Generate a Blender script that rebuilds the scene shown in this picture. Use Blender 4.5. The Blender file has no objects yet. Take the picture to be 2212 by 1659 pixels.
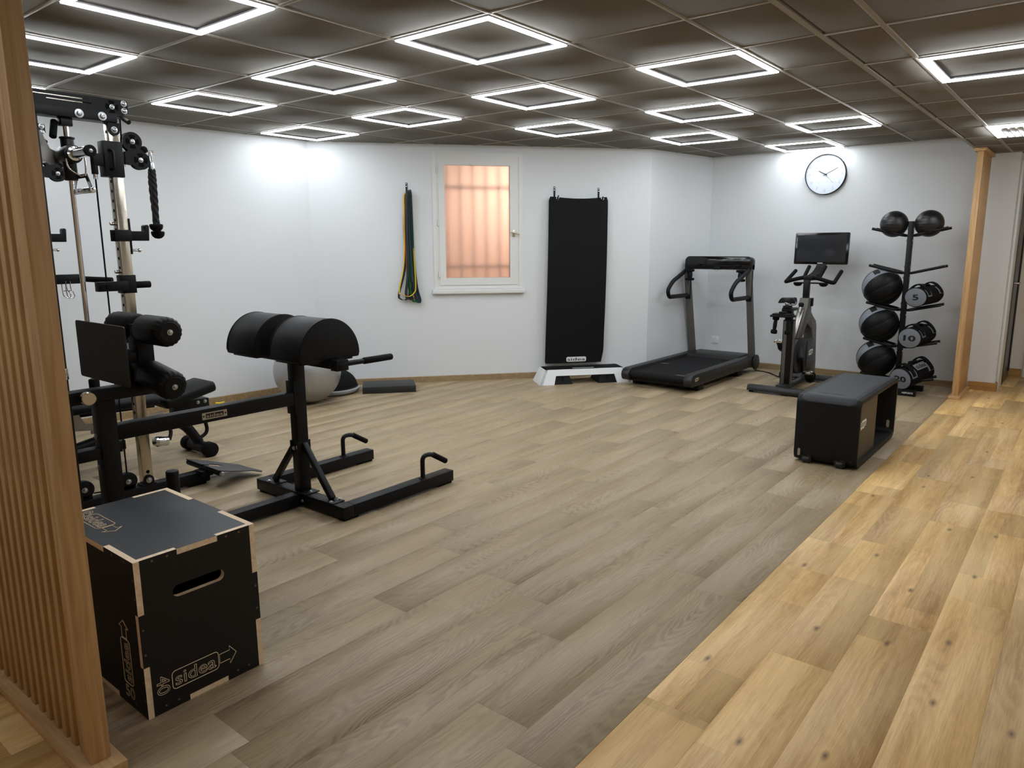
import bpy, bmesh, math, random
from math import sin, cos, pi, radians, sqrt
from mathutils import Vector as V, Matrix as MX

random.seed(7)
SC = bpy.context.scene
COL = SC.collection

# ------------------------------------------------------------------ camera
def setup_camera():
    yaw, pitch, roll = radians(-38.547), radians(-10.491), radians(-0.221)
    f = V((sin(yaw)*cos(pitch), cos(yaw)*cos(pitch), sin(pitch)))
    r0 = V((cos(yaw), -sin(yaw), 0)); u0 = r0.cross(f)
    r = r0*cos(roll)+u0*sin(roll); u = -r0*sin(roll)+u0*cos(roll)
    cd = bpy.data.cameras.new('camera'); co = bpy.data.objects.new('camera', cd)
    COL.objects.link(co)
    m = MX((r, u, -f)).transposed().to_4x4(); m.translation = V((2.8256, -2.5750, 1.4116))
    co.matrix_world = m
    cd.sensor_width = 36.0; cd.lens = 36*1569.03/2212
    cd.shift_x = -(1116.9-1106)/2212; cd.shift_y = -(829.5-820.2)/2212
    cd.clip_start = 0.05
    SC.camera = co
setup_camera()

# ------------------------------------------------------------------ world, exposure
wd = bpy.data.worlds.new('world'); SC.world = wd; wd.use_nodes = True
wd.node_tree.nodes['Background'].inputs[0].default_value = (0.55, 0.6, 0.7, 1)
wd.node_tree.nodes['Background'].inputs[1].default_value = 0.15
vs = SC.view_settings
vs.view_transform = 'Standard'; vs.look = 'None'; vs.gamma = 1.0; vs.use_curve_mapping = False
vs.exposure = 0.0
LED = 39.0            # radiance of the ceiling LED strips
WELL = 24.0           # lamp that lights the well behind the frosted window
cy = SC.cycles
cy.use_denoising = True
cy.max_bounces = 8; cy.diffuse_bounces = 5; cy.glossy_bounces = 4; cy.transmission_bounces = 6
cy.caustics_reflective = False; cy.caustics_refractive = False
cy.sample_clamp_indirect = 6.0

# area lamp; one is added in the well to backlight the frosted window
def area(name, loc, target, size, power, color):
    ld = bpy.data.lights.new(name, 'AREA'); ld.energy = power; ld.color = color; ld.size = size
    lo = bpy.data.objects.new(name, ld); COL.objects.link(lo); lo.location = loc
    lo.rotation_euler = (V(target)-V(loc)).to_track_quat('-Z', 'Y').to_euler()
    return lo

# ------------------------------------------------------------------ layout constants (metres)
ZH, ZL = 2.40, 2.23          # gym ceiling, hall ceiling
XE, YE = 1.844, -1.90        # edge between gym and hall
T = 0.625                    # ceiling module
A = V((-3.302, 1.874, 0)); U = V((0.644, 0.765, 0)).normalized(); N = V((0.765, -0.644, 0)).normalized()
def CH(s, d, z): return A + U*s + N*d + V((0, 0, z))      # point on the diagonal wall
LB = 3.53                                                 # its length
B = CH(LB, 0, 0)
YB = 5.70                    # back wall
LW0 = V((-3.407-0.056*2.6, -2.6, 0))                       # left wall start

# ------------------------------------------------------------------ helpers
def lin(c):
    return tuple(((x/255)/12.92 if x/255 <= .04045 else ((x/255+.055)/1.055)**2.4) for x in c)+(1,)

class NT:
    """small node-tree builder"""
    def __init__(s, name):
        s.m = bpy.data.materials.new(name); s.m.use_nodes = True
        s.t = s.m.node_tree; s.p = s.t.nodes['Principled BSDF']
    def n(s, typ, **kw):
        nd = s.t.nodes.new(typ)
        for k, v in kw.items():
            if k.startswith('i_'):
                key = k[2:]; key = int(key) if key.isdigit() else key
                nd.inputs[key].default_value = v
            else: setattr(nd, k, v)
        return nd
    def l(s, a, b): s.t.links.new(a, b)
    def math(s, op, a, b=None, clamp=False):
        nd = s.t.nodes.new('ShaderNodeMath'); nd.operation = op; nd.use_clamp = clamp
        for i, x in enumerate((a, b)):
            if x is None: continue
            if isinstance(x, (int, float)): nd.inputs[i].default_value = x
            else: s.l(x, nd.inputs[i])
        return nd.outputs[0]
    def mix(s, fac, a, b, typ='MIX'):
        nd = s.t.nodes.new('ShaderNodeMix'); nd.data_type = 'RGBA'; nd.blend_type = typ
        for x, i in ((fac, 0), (a, 6), (b, 7)):
            if isinstance(x, (int, float, tuple)): nd.inputs[i].default_value = x
            else: s.l(x, nd.inputs[i])
        return nd.outputs[2]
    def ramp(s, fac, stops):
        nd = s.t.nodes.new('ShaderNodeValToRGB'); s.l(fac, nd.inputs[0]); cr = nd.color_ramp
        while len(cr.elements) < len(stops): cr.elements.new(.5)
        for e, (p, c) in zip(cr.elements, stops): e.position = p; e.color = c
        return nd.outputs[0]
    def bump(s, h, strength=.2, dist=.001):
        nd = s.n('ShaderNodeBump'); nd.inputs['Strength'].default_value = strength; nd.inputs['Distance'].default_value = dist
        s.l(h, nd.inputs['Height']); s.l(nd.outputs[0], s.p.inputs['Normal'])

MATS = {}
def mat(name, rgb, rough=.5, metal=0.0, spec=.35, bump=0, bscale=200, coat=0.0, var=0.0):
    if name in MATS: return MATS[name]
    b = NT(name); p = b.p
    p.inputs['Base Color'].default_value = lin(rgb); p.inputs['Roughness'].default_value = rough
    p.inputs['Metallic'].default_value = metal; p.inputs['Specular IOR Level'].default_value = spec
    p.inputs['Coat Weight'].default_value = coat
    if bump or var:
        tc = b.n('ShaderNodeTexCoord'); nz = b.n('ShaderNodeTexNoise'); nz.inputs['Scale'].default_value = bscale; nz.inputs['Detail'].default_value = 3
        b.l(tc.outputs['Object'], nz.inputs['Vector'])
        if bump: b.bump(nz.outputs[0], bump, .001)
        if var:
            c = lin(rgb); d = tuple(x*(1-var) for x in c[:3])+(1,)
            b.l(b.mix(nz.outputs[0], d, c), p.inputs['Base Color'])
    MATS[name] = b.m; return b.m

def emit(name, rgb, strength):
    b = NT(name); b.p.inputs['Base Color'].default_value = (.8, .8, .8, 1)
    b.p.inputs['Emission Color'].default_value = rgb+(1,); b.p.inputs['Emission Strength'].default_value = strength
    MATS[name] = b.m; return b.m

def frame(o, x, y):
    """matrix: local x,y axes given as vectors, z = x cross y, origin o"""
    x = V(x).normalized(); y = V(y); z = x.cross(y).normalized(); y = z.cross(x).normalized()
    m = MX((x, y, z)).transposed().to_4x4(); m.translation = V(o); return m

class MB:
    def __init__(s, smooth=28): s.bm = bmesh.new(); s.ang = smooth; s.dl = s.bm.faces.layers.int.new('done')
    def _fin(s, mi, sm=True):
        for f in s.bm.faces:
            if not f[s.dl]: f[s.dl] = 1; f.material_index = mi; f.smooth = sm
    def box(s, x0, x1, y0, y1, z0, z1, bev=0.0, mi=0, M=None, seg=2):
        r = bmesh.ops.create_cube(s.bm, size=1.0); vs_ = r['verts']
        for v in vs_:
            v.co = V((x0+(x1-x0)*(v.co.x+.5), y0+(y1-y0)*(v.co.y+.5), z0+(z1-z0)*(v.co.z+.5)))
        if bev > 0:
            es = list({e for v in vs_ for e in v.link_edges})
            q = bmesh.ops.bevel(s.bm, geom=es, offset=bev, segments=seg, affect='EDGES', profile=.5, clamp_overlap=True)
            vs_ = list({v for f in s.bm.faces if not f[s.dl] for v in f.verts})
        if M is not None:
            for v in vs_: v.co = M @ v.co
        s._fin(mi); return s
    def bar(s, p0, p1, w, h, up=(0, 0, 1), bev=0.0, mi=0):
        """rectangular bar from p0 to p1; h measured along up, w across"""
        p0 = V(p0); p1 = V(p1); d = p1-p0; L = d.length; x = d.normalized()
        y = V(up).cross(x)
        if y.length < 1e-4: y = V((1, 0, 0)).cross(x)
        M = frame(p0, x, y)
        return s.box(0, L, -w/2, w/2, -h/2, h/2, bev, mi, M)
    def tube(s, pts, r, seg=14, closed=False, mi=0, caps=True, twist=0):
        pts = [V(p) for p in pts]; n = len(pts); seg = max(seg, 14) if (r if isinstance(r, (int, float)) else max(r)) > .004 else seg
        rs = r if isinstance(r, (list, tuple)) else [r]*n
        sec = [(cos(2*pi*k/seg), sin(2*pi*k/seg)) for k in range(seg)]
        return s.sweep(pts, sec, rs, closed, mi, caps)
    def sweep(s, pts, sec, rs=None, closed=False, mi=0, caps=True, up=None):
        pts = [V(p) for p in pts]; n = len(pts); rs = rs or [1.0]*n; m = len(sec)
        tan = []
        for i in range(n):
            a = pts[(i-1) % n] if (closed or i > 0) else pts[i]
            b = pts[(i+1) % n] if (closed or i < n-1) else pts[i]
            tan.append((b-a).normalized())
        x = V(up) if up is not None else (V((0, 0, 1)) if abs(tan[0].z) < .9 else V((1, 0, 0)))
        rings = []
        for i in range(n):
            t = tan[i]
            if up is not None: x = V(up)
            x = (x-t*x.dot(t)).normalized(); y = t.cross(x)
            rings.append([s.bm.verts.new(pts[i]+(x*u+y*w)*rs[i]) for u, w in sec])
        for i in range(n if closed else n-1):
            a = rings[i]; b = rings[(i+1) % n]
            for k in range(m): s.bm.faces.new((a[k], a[(k+1) % m], b[(k+1) % m], b[k]))
        if caps and not closed:
            s.bm.faces.new(list(reversed(rings[0]))); s.bm.faces.new(rings[-1])
        s._fin(mi); return s
    def cyl(s, p0, p1, r, r2=None, seg=24, mi=0, bev=0.0):
        p0 = V(p0); p1 = V(p1); r2 = r if r2 is None else r2
        if bev > 0:
            d = (p1-p0).normalized()
            return s.tube([p0, p0+d*bev*.3, p0+d*bev, p1-d*bev, p1-d*bev*.3, p1], [r-bev, r-bev*.3, r, r2, r2-bev*.3, r2-bev], seg, mi=mi)
        return s.tube([p0, p1], [r, r2], seg, mi=mi)
    def lathe(s, prof, M, seg=32, mi=0, mod=None):
        """prof: (radius, height) list, revolved about local z of M"""
        rings = []; seg = max(seg, 14)
        for j, (r, z) in enumerate(prof):
            if r < 1e-5: rings.append([s.bm.verts.new(M @ V((0, 0, z)))]); continue
            rings.append([s.bm.verts.new(M @ V(((r+(mod(j, k/seg) if mod else 0))*cos(2*pi*k/seg), (r+(mod(j, k/seg) if mod else 0))*sin(2*pi*k/seg), z))) for k in range(seg)])
        for a, b in zip(rings[:-1], rings[1:]):
            for k in range(seg):
                k2 = (k+1) % seg
                if len(a) == 1 and len(b) == 1: continue
                if len(a) == 1: s.bm.faces.new((a[0], b[k2], b[k]))
                elif len(b) == 1: s.bm.faces.new((a[k], a[k2], b[0]))
                else: s.bm.faces.new((a[k], a[k2], b[k2], b[k]))
        s._fin(mi); return s
    def sphere(s, c, r, seg=32, rings=20, sc=(1, 1, 1), mi=0, M=None):
        q = bmesh.ops.create_uvsphere(s.bm, u_segments=seg, v_segments=rings, radius=1.0)
        for v in q['verts']:
            p = V((v.co.x*r*sc[0], v.co.y*r*sc[1], v.co.z*r*sc[2]))
            v.co = (M @ p if M is not None else p)+V(c)
        s._fin(mi); return s
    def prism(s, loops, M, d0, d1, mi=0, mside=None, bev=0.0, smooth=True):
        """closed 2-D loops (outer first, then holes) in local xy of M, extruded along local z d0..d1"""
        bm = bmesh.new(); edges = []; first = None
        for lp in loops:
            vv = [bm.verts.new((p[0], p[1], 0)) for p in lp]
            first = first or vv
            for i in range(len(vv)): edges.append(bm.edges.new((vv[i], vv[(i+1) % len(vv)])))
        if len(loops) == 1: bm.faces.new(first)
        else: bmesh.ops.triangle_fill(bm, use_beauty=True, use_dissolve=True, edges=edges)
        ext = bmesh.ops.extrude_face_region(bm, geom=list(bm.faces))
        for v in ext['geom']:
            if isinstance(v, bmesh.types.BMVert): v.co.z = 1.0
        bmesh.ops.recalc_face_normals(bm, faces=list(bm.faces))
        for v in bm.verts: v.co.z = d0+(d1-d0)*v.co.z
        if d1 < d0: bmesh.ops.reverse_faces(bm, faces=list(bm.faces))
        for f in bm.faces: f.material_index = mi if abs(f.normal.z) > .7 else (mi if mside is None else mside)
        bm.normal_update()
        if bev > 0:
            es = [e for e in bm.edges if len(e.link_faces) == 2 and e.calc_face_angle(0) > .9]
            bmesh.ops.bevel(bm, geom=es, offset=bev, segments=2, affect='EDGES', profile=.5, clamp_overlap=True)
        for v in bm.verts: v.co = M @ v.co
        me = bpy.data.meshes.new('t'); bm.to_mesh(me); bm.free()
        mis = [p.material_index for p in me.polygons]
        k0 = len(s.bm.faces); s.bm.from_mesh(me); bpy.data.meshes.remove(me)
        s.bm.faces.ensure_lookup_table()
        for i in range(k0, len(s.bm.faces)):
            f = s.bm.faces[i]; f[s.dl] = 1; f.smooth = smooth
        return s
    def grid(s, nu, nv, fn, mi=0):
        vv = [[s.bm.verts.new(fn(i/(nu-1), j/(nv-1))) for j in range(nv)] for i in range(nu)]
        for i in range(nu-1):
            for j in range(nv-1): s.bm.faces.new((vv[i][j], vv[i+1][j], vv[i+1][j+1], vv[i][j+1]))
        s._fin(mi); return s
    def bolt(s, p, d, r=.009, mi=0):
        """domed bolt head with washer at p facing d"""
        d = V(d).normalized(); x = d.orthogonal(); M = frame(p, x, d.cross(x))
        return s.lathe([(0, 0), (r*1.5, 0), (r*1.5, r*.2), (r, r*.25), (r, r*.7), (r*.6, r*.95), (0, r)], M, 12, mi)
    def mesh(s, name, mats, org=V((0, 0, 0))):
        bm = s.bm
        bmesh.ops.recalc_face_normals(bm, faces=list(bm.faces))
        for e in bm.edges:
            if len(e.link_faces) == 2 and e.calc_face_angle(0) > radians(s.ang): e.smooth = False
        for v in bm.verts: v.co -= org
        bm.faces.layers.int.remove(s.dl)
        me = bpy.data.meshes.new(name); bm.to_mesh(me); bm.free()
        for m in (mats if isinstance(mats, (list, tuple)) else [mats]): me.materials.append(m)
        return me
    def build(s, name, mats, parent=None, label=None):
        me = s.mesh(name, mats, worg(parent))
        o = bpy.data.objects.new(name, me); COL.objects.link(o)
        if parent is not None: o.parent = parent
        if label: o['label'] = label
        return o

def worg(o):
    p = V((0, 0, 0))
    while o is not None: p = p+o.location; o = o.parent
    return p
def tag(o, label, cat, group=None):
    o['label'] = label; o['category'] = cat
    if group: o['group'] = group
    return o
def thing(name, loc, label, cat, group=None):
    o = bpy.data.objects.new(name, None); COL.objects.link(o); o.location = loc; o.empty_display_size = .1
    return tag(o, label, cat, group)
def struct(o): o['kind'] = 'structure'; return o
def single(mb, name, mats, label, cat, loc, group=None):
    """a thing that is one mesh: origin at loc"""
    me = mb.mesh(name, mats, V(loc)); o = bpy.data.objects.new(name, me); COL.objects.link(o); o.location = loc
    return tag(o, label, cat, group)
def copy_tree(o, parent=None):
    c = o.copy(); COL.objects.link(c); c.parent = parent
    for ch in list(o.children): copy_tree(ch, c)
    return c

def text(name, body, M, width, mats, parent, depth=.0006, height=None, bold=0.0, outline=0.0, shear=0.0, label=None, spacing=1.0):
    """lettering as a mesh; M: local x right, y up, z out of the surface; centred on M's origin"""
    cu = bpy.data.curves.new(name, 'FONT'); cu.body = body; cu.align_x = 'CENTER'; cu.align_y = 'CENTER'
    cu.size = 1.0; cu.shear = shear; cu.offset = bold; cu.space_character = spacing; cu.resolution_u = 4
    if outline: cu.fill_mode = 'NONE'; cu.bevel_depth = outline; cu.bevel_resolution = 0
    else: cu.extrude = 0.01
    ob = bpy.data.objects.new(name, cu); COL.objects.link(ob)
    dg = bpy.context.evaluated_depsgraph_get(); me = bpy.data.meshes.new_from_object(ob.evaluated_get(dg))
    bpy.data.objects.remove(ob); bpy.data.curves.remove(cu)
    xs = [v.co.x for v in me.vertices]; ys = [v.co.y for v in me.vertices]; zs = [v.co.z for v in me.vertices]
    w = max(xs)-min(xs); h = max(ys)-min(ys); k = width/w; ky = k if height is None else height/h
    cx_, cy_ = (max(xs)+min(xs))/2, (max(ys)+min(ys))/2; z0, z1 = min(zs), max(zs)
    org = worg(parent)
    for v in me.vertices:
        v.co = M @ V(((v.co.x-cx_)*k, (v.co.y-cy_)*ky, depth*(v.co.z-z0)/max(z1-z0, 1e-6))) - org
    me.name = name; me.materials.clear(); me.materials.append(mats)
    o = bpy.data.objects.new(name, me); COL.objects.link(o); o.parent = parent
    if label: o['label'] = label
    return o

def rrect(x0, x1, y0, y1, r, n=6):
    pts = []
    for cx_, cy_, a0 in ((x1-r, y1-r, 0), (x0+r, y1-r, 90), (x0+r, y0+r, 180), (x1-r, y0+r, 270)):
        for k in range(n+1): a = radians(a0+90*k/n); pts.append((cx_+r*cos(a), cy_+r*sin(a)))
    return pts
def circ(cx_, cy_, r, n=24): return [(cx_+r*cos(2*pi*k/n), cy_+r*sin(2*pi*k/n)) for k in range(n)]
def spline(pts, n=8, closed=False):
    P = [V(p) for p in pts]; out = []; m = len(P); rng = m if closed else m-1
    for i in range(rng):
        p0 = P[(i-1) % m] if (closed or i > 0) else P[0]; p1 = P[i]; p2 = P[(i+1) % m]; p3 = P[(i+2) % m] if (closed or i+2 < m) else P[-1]
        for k in range(n):
            t = k/n
            out.append(.5*((2*p1)+(p2-p0)*t+(2*p0-5*p1+4*p2-p3)*t*t+(3*p1-p0-3*p2+p3)*t**3))
    if not closed: out.append(P[-1])
    return out
def fillet(pts, r, n=6):
    """polyline with rounded corners"""
    P = [V(p) for p in pts]; out = [P[0]]
    for a, b, c in zip(P[:-2], P[1:-1], P[2:]):
        d1 = (a-b); d2 = (c-b); k = min(r, d1.length*.49, d2.length*.49)
        s_, e = b+d1.normalized()*k, b+d2.normalized()*k
        for i in range(n+1):
            t = i/n; out.append(s_*(1-t)**2+b*2*t*(1-t)+e*t*t)
    out.append(P[-1]); return out
MYZ = lambda x: frame((x, 0, 0), (0, 1, 0), (0, 0, 1))       # local x=Y, y=Z, z=+X
MXZ = lambda y: frame((0, y, 0), (1, 0, 0), (0, 0, 1))       # local x=X, y=Z, z=-Y
MXY = lambda z: frame((0, 0, z), (1, 0, 0), (0, 1, 0))
MCH = frame(CH(0, 0, 0), U, (0, 0, 1))                       # diagonal wall: x=s, y=z, z=U x Z
CHS = 1 if MCH.to_3x3().col[2].dot(N) > 0 else -1
# ------------------------------------------------------------------ materials
def wood_floor(name, dark, mid, light, knots=0.0, ring=26.0, yel=False, pores=.35):
    b = NT(name); p = b.p
    tc = b.n('ShaderNodeTexCoord'); oi = b.n('ShaderNodeObjectInfo')
    sep = b.n('ShaderNodeSeparateXYZ'); b.l(tc.outputs['Object'], sep.inputs[0])
    rnd = oi.outputs['Random']
    off = b.math('MULTIPLY', rnd, 37.0)
    def vec(sx, sy, k):
        c = b.n('ShaderNodeCombineXYZ')
        b.l(b.math('MULTIPLY', sep.outputs[0], sx), c.inputs[0])
        b.l(b.math('ADD', b.math('MULTIPLY', sep.outputs[1], sy), b.math('MULTIPLY', off, 1.7)), c.inputs[1])
        b.l(b.math('MULTIPLY', off, k), c.inputs[2]); return c.outputs[0]
    # growth-ring contours: level lines of a noise stretched along the board
    n1 = b.n('ShaderNodeTexNoise'); n1.inputs['Scale'].default_value = 1.0; n1.inputs['Detail'].default_value = 1.5; n1.inputs['Roughness'].default_value = .4
    b.l(vec(6.5, .95, 1.0), n1.inputs['Vector'])
    wob = b.n('ShaderNodeTexNoise'); wob.inputs['Scale'].default_value = 1.0; wob.inputs['Detail'].default_value = 3
    b.l(vec(38, 16, 2.0), wob.inputs['Vector'])
    lev = b.math('ADD', b.math('MULTIPLY', n1.outputs[0], ring), b.math('MULTIPLY', wob.outputs[0], 1.3))
    rg = b.math('ADD', b.math('MULTIPLY', b.math('SINE', b.math('MULTIPLY', lev, 6.28)), .5), .5)
    # fibres
    fb = b.n('ShaderNodeTexNoise'); fb.inputs['Scale'].default_value = 1.0; fb.inputs['Detail'].default_value = 4; fb.inputs['Roughness'].default_value = .65
    b.l(vec(230, 7, 3.0), fb.inputs['Vector'])
    bd = b.n('ShaderNodeTexNoise'); bd.inputs['Scale'].default_value = 1.0; bd.inputs['Detail'].default_value = 2
    b.l(vec(16, .9, 4.0), bd.inputs['Vector'])
    rgm = b.math('MULTIPLY', rg, b.math('MULTIPLY', b.math('SUBTRACT', bd.outputs[0], .28), 2.2, True), True)
    f1 = b.math('ADD', b.math('MULTIPLY', rgm, pores), b.math('MULTIPLY', b.math('SUBTRACT', fb.outputs[0], .3), .9))
    f2 = b.math('ADD', f1, b.math('MULTIPLY', b.math('SUBTRACT', bd.outputs[0], .5), 1.1 if yel else .32), True)
    col = b.ramp(f2, [(0.0, light), (.45, mid), (1.0, dark)])
    # board to board tone
    tone = b.math('ADD', 0.98 if not yel else .86, b.math('MULTIPLY', rnd, .04 if not yel else .26))
    tv = b.n('ShaderNodeCombineColor')
    for i in range(3): b.l(tone, tv.inputs[i])
    col = b.mix(1.0, col, tv.outputs[0], 'MULTIPLY')
    if yel:
        wn = b.n('ShaderNodeTexWhiteNoise'); cv = b.n('ShaderNodeCombineXYZ')       # two strips per board, broken lengthwise
        b.l(b.math('SIGN', b.math('ADD', sep.outputs[0], b.math('MULTIPLY', b.math('SUBTRACT', rnd, .5), .05))), cv.inputs[0])
        b.l(b.math('FLOOR', b.math('ADD', b.math('DIVIDE', sep.outputs[1], .62), b.math('MULTIPLY', rnd, 9.0))), cv.inputs[1]); b.l(off, cv.inputs[2]); b.l(cv.outputs[0], wn.inputs['Vector'])
        st = b.math('ADD', .84, b.math('MULTIPLY', wn.outputs['Value'], .30)); sv = b.n('ShaderNodeCombineColor')
        for i in range(3): b.l(st, sv.inputs[i])
        col = b.mix(1.0, col, sv.outputs[0], 'MULTIPLY')
        hue = b.mix(b.math('FRACT', b.math('MULTIPLY', rnd, 7.3)), (1.03, 1.0, .93, 1), (.97, .98, 1.04, 1))
        col = b.mix(1.0, col, hue, 'MULTIPLY')
    if knots:
        vo = b.n('ShaderNodeTexVoronoi'); vo.voronoi_dimensions = '2D'; vo.inputs['Scale'].default_value = 1.0; vo.inputs['Randomness'].default_value = 1.0
        b.l(vec(6.0, 2.6, 1.3), vo.inputs['Vector'])
        kk = b.math('SUBTRACT', 1.0, b.math('MULTIPLY', vo.outputs['Distance'], 11.0), True)
        sc_ = b.n('ShaderNodeSeparateColor'); b.l(vo.outputs['Color'], sc_.inputs[0])
        kk2 = b.math('MULTIPLY', kk, b.math('GREATER_THAN', sc_.outputs[0], 1-knots))
        col = b.mix(b.math('POWER', kk2, 1.3), col, lin((92, 66, 40)))
    b.l(col, p.inputs['Base Color'])
    rr = b.math('ADD', .36, b.math('MULTIPLY', fb.outputs[0], .16)); b.l(rr, p.inputs['Roughness'])
    p.inputs['Specular IOR Level'].default_value = .4
    b.bump(b.math('ADD', fb.outputs[0], b.math('MULTIPLY', rg, .5)), .12, .0006)
    MATS[name] = b.m; return b.m
M_GREY = wood_floor('grey oak floor', lin((104, 88, 67)), lin((153, 134, 105)), lin((172, 154, 123)), ring=34, pores=.46)
M_YEL = wood_floor('honey oak floor', lin((140, 104, 62)), lin((196, 157, 100)), lin((226, 192, 134)), knots=.30, ring=16, yel=True, pores=.20)

def wood(name, dark, light, scale=1.0, axis='Z'):
    b = NT(name); tc = b.n('ShaderNodeTexCoord'); mp = b.n('ShaderNodeMapping')
    s = {'Z': (60, 60, 3), 'Y': (60, 3, 60), 'X': (3, 60, 60)}[axis]
    mp.inputs['Scale'].default_value = tuple(x*scale for x in s); b.l(tc.outputs['Object'], mp.inputs[0])
    nz = b.n('ShaderNodeTexNoise'); nz.inputs['Scale'].default_value = 1.0; nz.inputs['Detail'].default_value = 4; nz.inputs['Distortion'].default_value = .6
    b.l(mp.outputs[0], nz.inputs['Vector'])
    b.l(b.ramp(nz.outputs[0], [(.3, dark), (.7, light)]), b.p.inputs['Base Color'])
    b.p.inputs['Roughness'].default_value = .55; b.bump(nz.outputs[0], .12, .0006)
    MATS[name] = b.m; return b.m
M_SLAT = wood('oak slat', lin((168, 130, 86)), lin((202, 164, 116)))
M_SLATX = wood('oak rail x', lin((168, 130, 86)), lin((202, 164, 116)), axis='X')
M_SLATY = wood('oak rail y', lin((168, 130, 86)), lin((202, 164, 116)), axis='Y')
M_BASEB = wood('greyed oak skirting', lin((134, 112, 80)), lin((164, 140, 104)), .6, 'X')
M_BASEH = wood('honey skirting', lin((150, 110, 58)), lin((182, 138, 80)), .6, 'X')
M_BIRCH = wood('birch plywood edge', lin((226, 196, 160)), lin((248, 226, 196)), 1.0, 'X')

M_WALL = mat('white wall paint', (218, 222, 225), .75, spec=.25, bump=.05, bscale=260)
M_WALLH = mat('warm white hall paint', (228, 222, 212), .75, spec=.25, bump=.05, bscale=260)
def tile_mat():
    b = NT('mineral ceiling tile'); tc = b.n('ShaderNodeTexCoord'); oi = b.n('ShaderNodeObjectInfo')
    n1 = b.n('ShaderNodeTexNoise'); n1.inputs['Scale'].default_value = 420; n1.inputs['Detail'].default_value = 2
    b.l(tc.outputs['Object'], n1.inputs['Vector'])
    c = b.mix(n1.outputs[0], lin((110, 107, 101)), lin((124, 121, 115)))
    t = b.math('ADD', .96, b.math('MULTIPLY', oi.outputs['Random'], .08)); cc = b.n('ShaderNodeCombineColor')
    for i in range(3): b.l(t, cc.inputs[i])
    b.l(b.mix(1.0, c, cc.outputs[0], 'MULTIPLY'), b.p.inputs['Base Color'])
    b.p.inputs['Roughness'].default_value = .9; b.p.inputs['Specular IOR Level'].default_value = .1
    b.bump(n1.outputs[0], .25, .0008); return b.m
M_TILE = tile_mat()
M_TBAR = mat('ceiling grid profile', (150, 146, 138), .5, spec=.3)
M_BLK = mat('black powder coat', (15, 15, 18), .45, spec=.2, bump=.08, bscale=900)
M_BLK2 = mat('satin black steel', (12, 12, 14), .38, spec=.25)
M_RUB = mat('black rubber', (13, 13, 14), .75, spec=.14, bump=.15, bscale=700)
M_VIN = mat('black vinyl', (13, 13, 15), .5, spec=.2, bump=.12, bscale=500)
M_PLAS = mat('black plastic', (15, 15, 17), .5, spec=.2)
M_HOLE = mat('dark recess', (6, 6, 7), .8, spec=.1)
M_GLOSS = mat('gloss black', (10, 10, 11), .12, spec=.5)
M_ANTH = mat('anthracite lacquer', (44, 44, 45), .42, metal=.2, bump=.05, bscale=900)
M_ANTL = mat('bronze grey lacquer', (92, 89, 84), .45, metal=.2)
M_CHR = mat('chrome', (214, 214, 214), .12, metal=1.0)
M_CHB = mat('brushed chrome', (188, 180, 166), .22, metal=1.0)
M_ZINC = mat('zinc bolt', (176, 180, 184), .3, metal=1.0)
M_STEEL = mat('brushed steel', (170, 166, 160), .35, metal=1.0)
M_WPL = mat('white plastic', (228, 231, 234), .38, spec=.45)
M_WFR = mat('white lacquered frame', (222, 223, 221), .4, spec=.4)
M_GPL = mat('grey plastic', (150, 153, 156), .45)
M_GFAB = mat('grey canvas', (112, 117, 124), .8, spec=.2, bump=.2, bscale=900)
M_BFAB = mat('black canvas', (17, 17, 19), .8, spec=.12, bump=.25, bscale=900)
M_WINK = mat('white print', (232, 232, 228), .6)
M_BINK = mat('black print', (14, 14, 15), .6)
M_GOLD = mat('engraved birch line', (236, 214, 180), .6)
M_YELP = mat('yellow plastic', (222, 190, 20), .4)
# ------------------------------------------------------------------ floors, board by board
def board_mesh(w, l):
    m = MB(50); m.box(-w/2+.0001, w/2-.0001, -l/2+.0002, l/2-.0002, -.008, 0, .0005, seg=1); return m.mesh('plank', [])
def lay(parent, x0, x1, y0, y1, w, l, offs, mt, xref, cut=None):
    """boards with their long side along Y; offs(col) gives the joint phase; shared meshes where size repeats"""
    cache = {}; c0 = math.floor((x0-xref)/w+1e-6); c = c0
    while xref+c*w < x1-1e-4:
        a, b = max(x0, xref+c*w), min(x1, xref+(c+1)*w)
        ph = offs(c); k = math.floor((y0-ph)/l)
        while ph+k*l < y1-1e-4:
            p, q = max(y0, ph+k*l), min(y1, ph+(k+1)*l)
            k += 1
            if q-p < .02 or b-a < .01: continue
            if cut and cut((a+b)/2, (p+q)/2, a, b, p, q): continue
            key = (round(b-a, 3), round(q-p, 3))
            if key not in cache:
                me = board_mesh(b-a, q-p); me.materials.append(mt); cache[key] = me
            o = bpy.data.objects.new('plank', cache[key]); COL.objects.link(o); o.parent = parent
            o.location = ((a+b)/2, (p+q)/2, 0)
        c += 1
M_SUB = mat('dark floor joint', (38, 32, 25), .9)
fg = MB().box(-3.75, XE, YE-.02, 5.95, -.05, -.006).build('floor_gym', M_SUB); struct(fg); fg['label'] = 'greyed oak plank floor of the exercise area'
def outside(cx_, cy_, a, b, p, q):          # boards wholly behind the walls
    return all((y < 1.9 and x < -3.46+.056*y) or (y >= 1.9 and V((x, y, 0)).__sub__(A).dot(N) < -.03 and x < -.9) or (y > 4.6 and x < -1.0) for x in (a, b) for y in (p, q))
GO = {}
def goff(c):
    if c not in GO:
        rs = random.Random(c*13+5); GO[c] = rs.uniform(0, 1.25)
    return GO[c]
GO.update({-1: 1.35, -4: -.40, -5: -.34, -6: -.79, -8: -.08})
lay(fg, -3.7, XE, YE, 5.80, .2, 1.25, goff, M_GREY, XE, outside)
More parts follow.
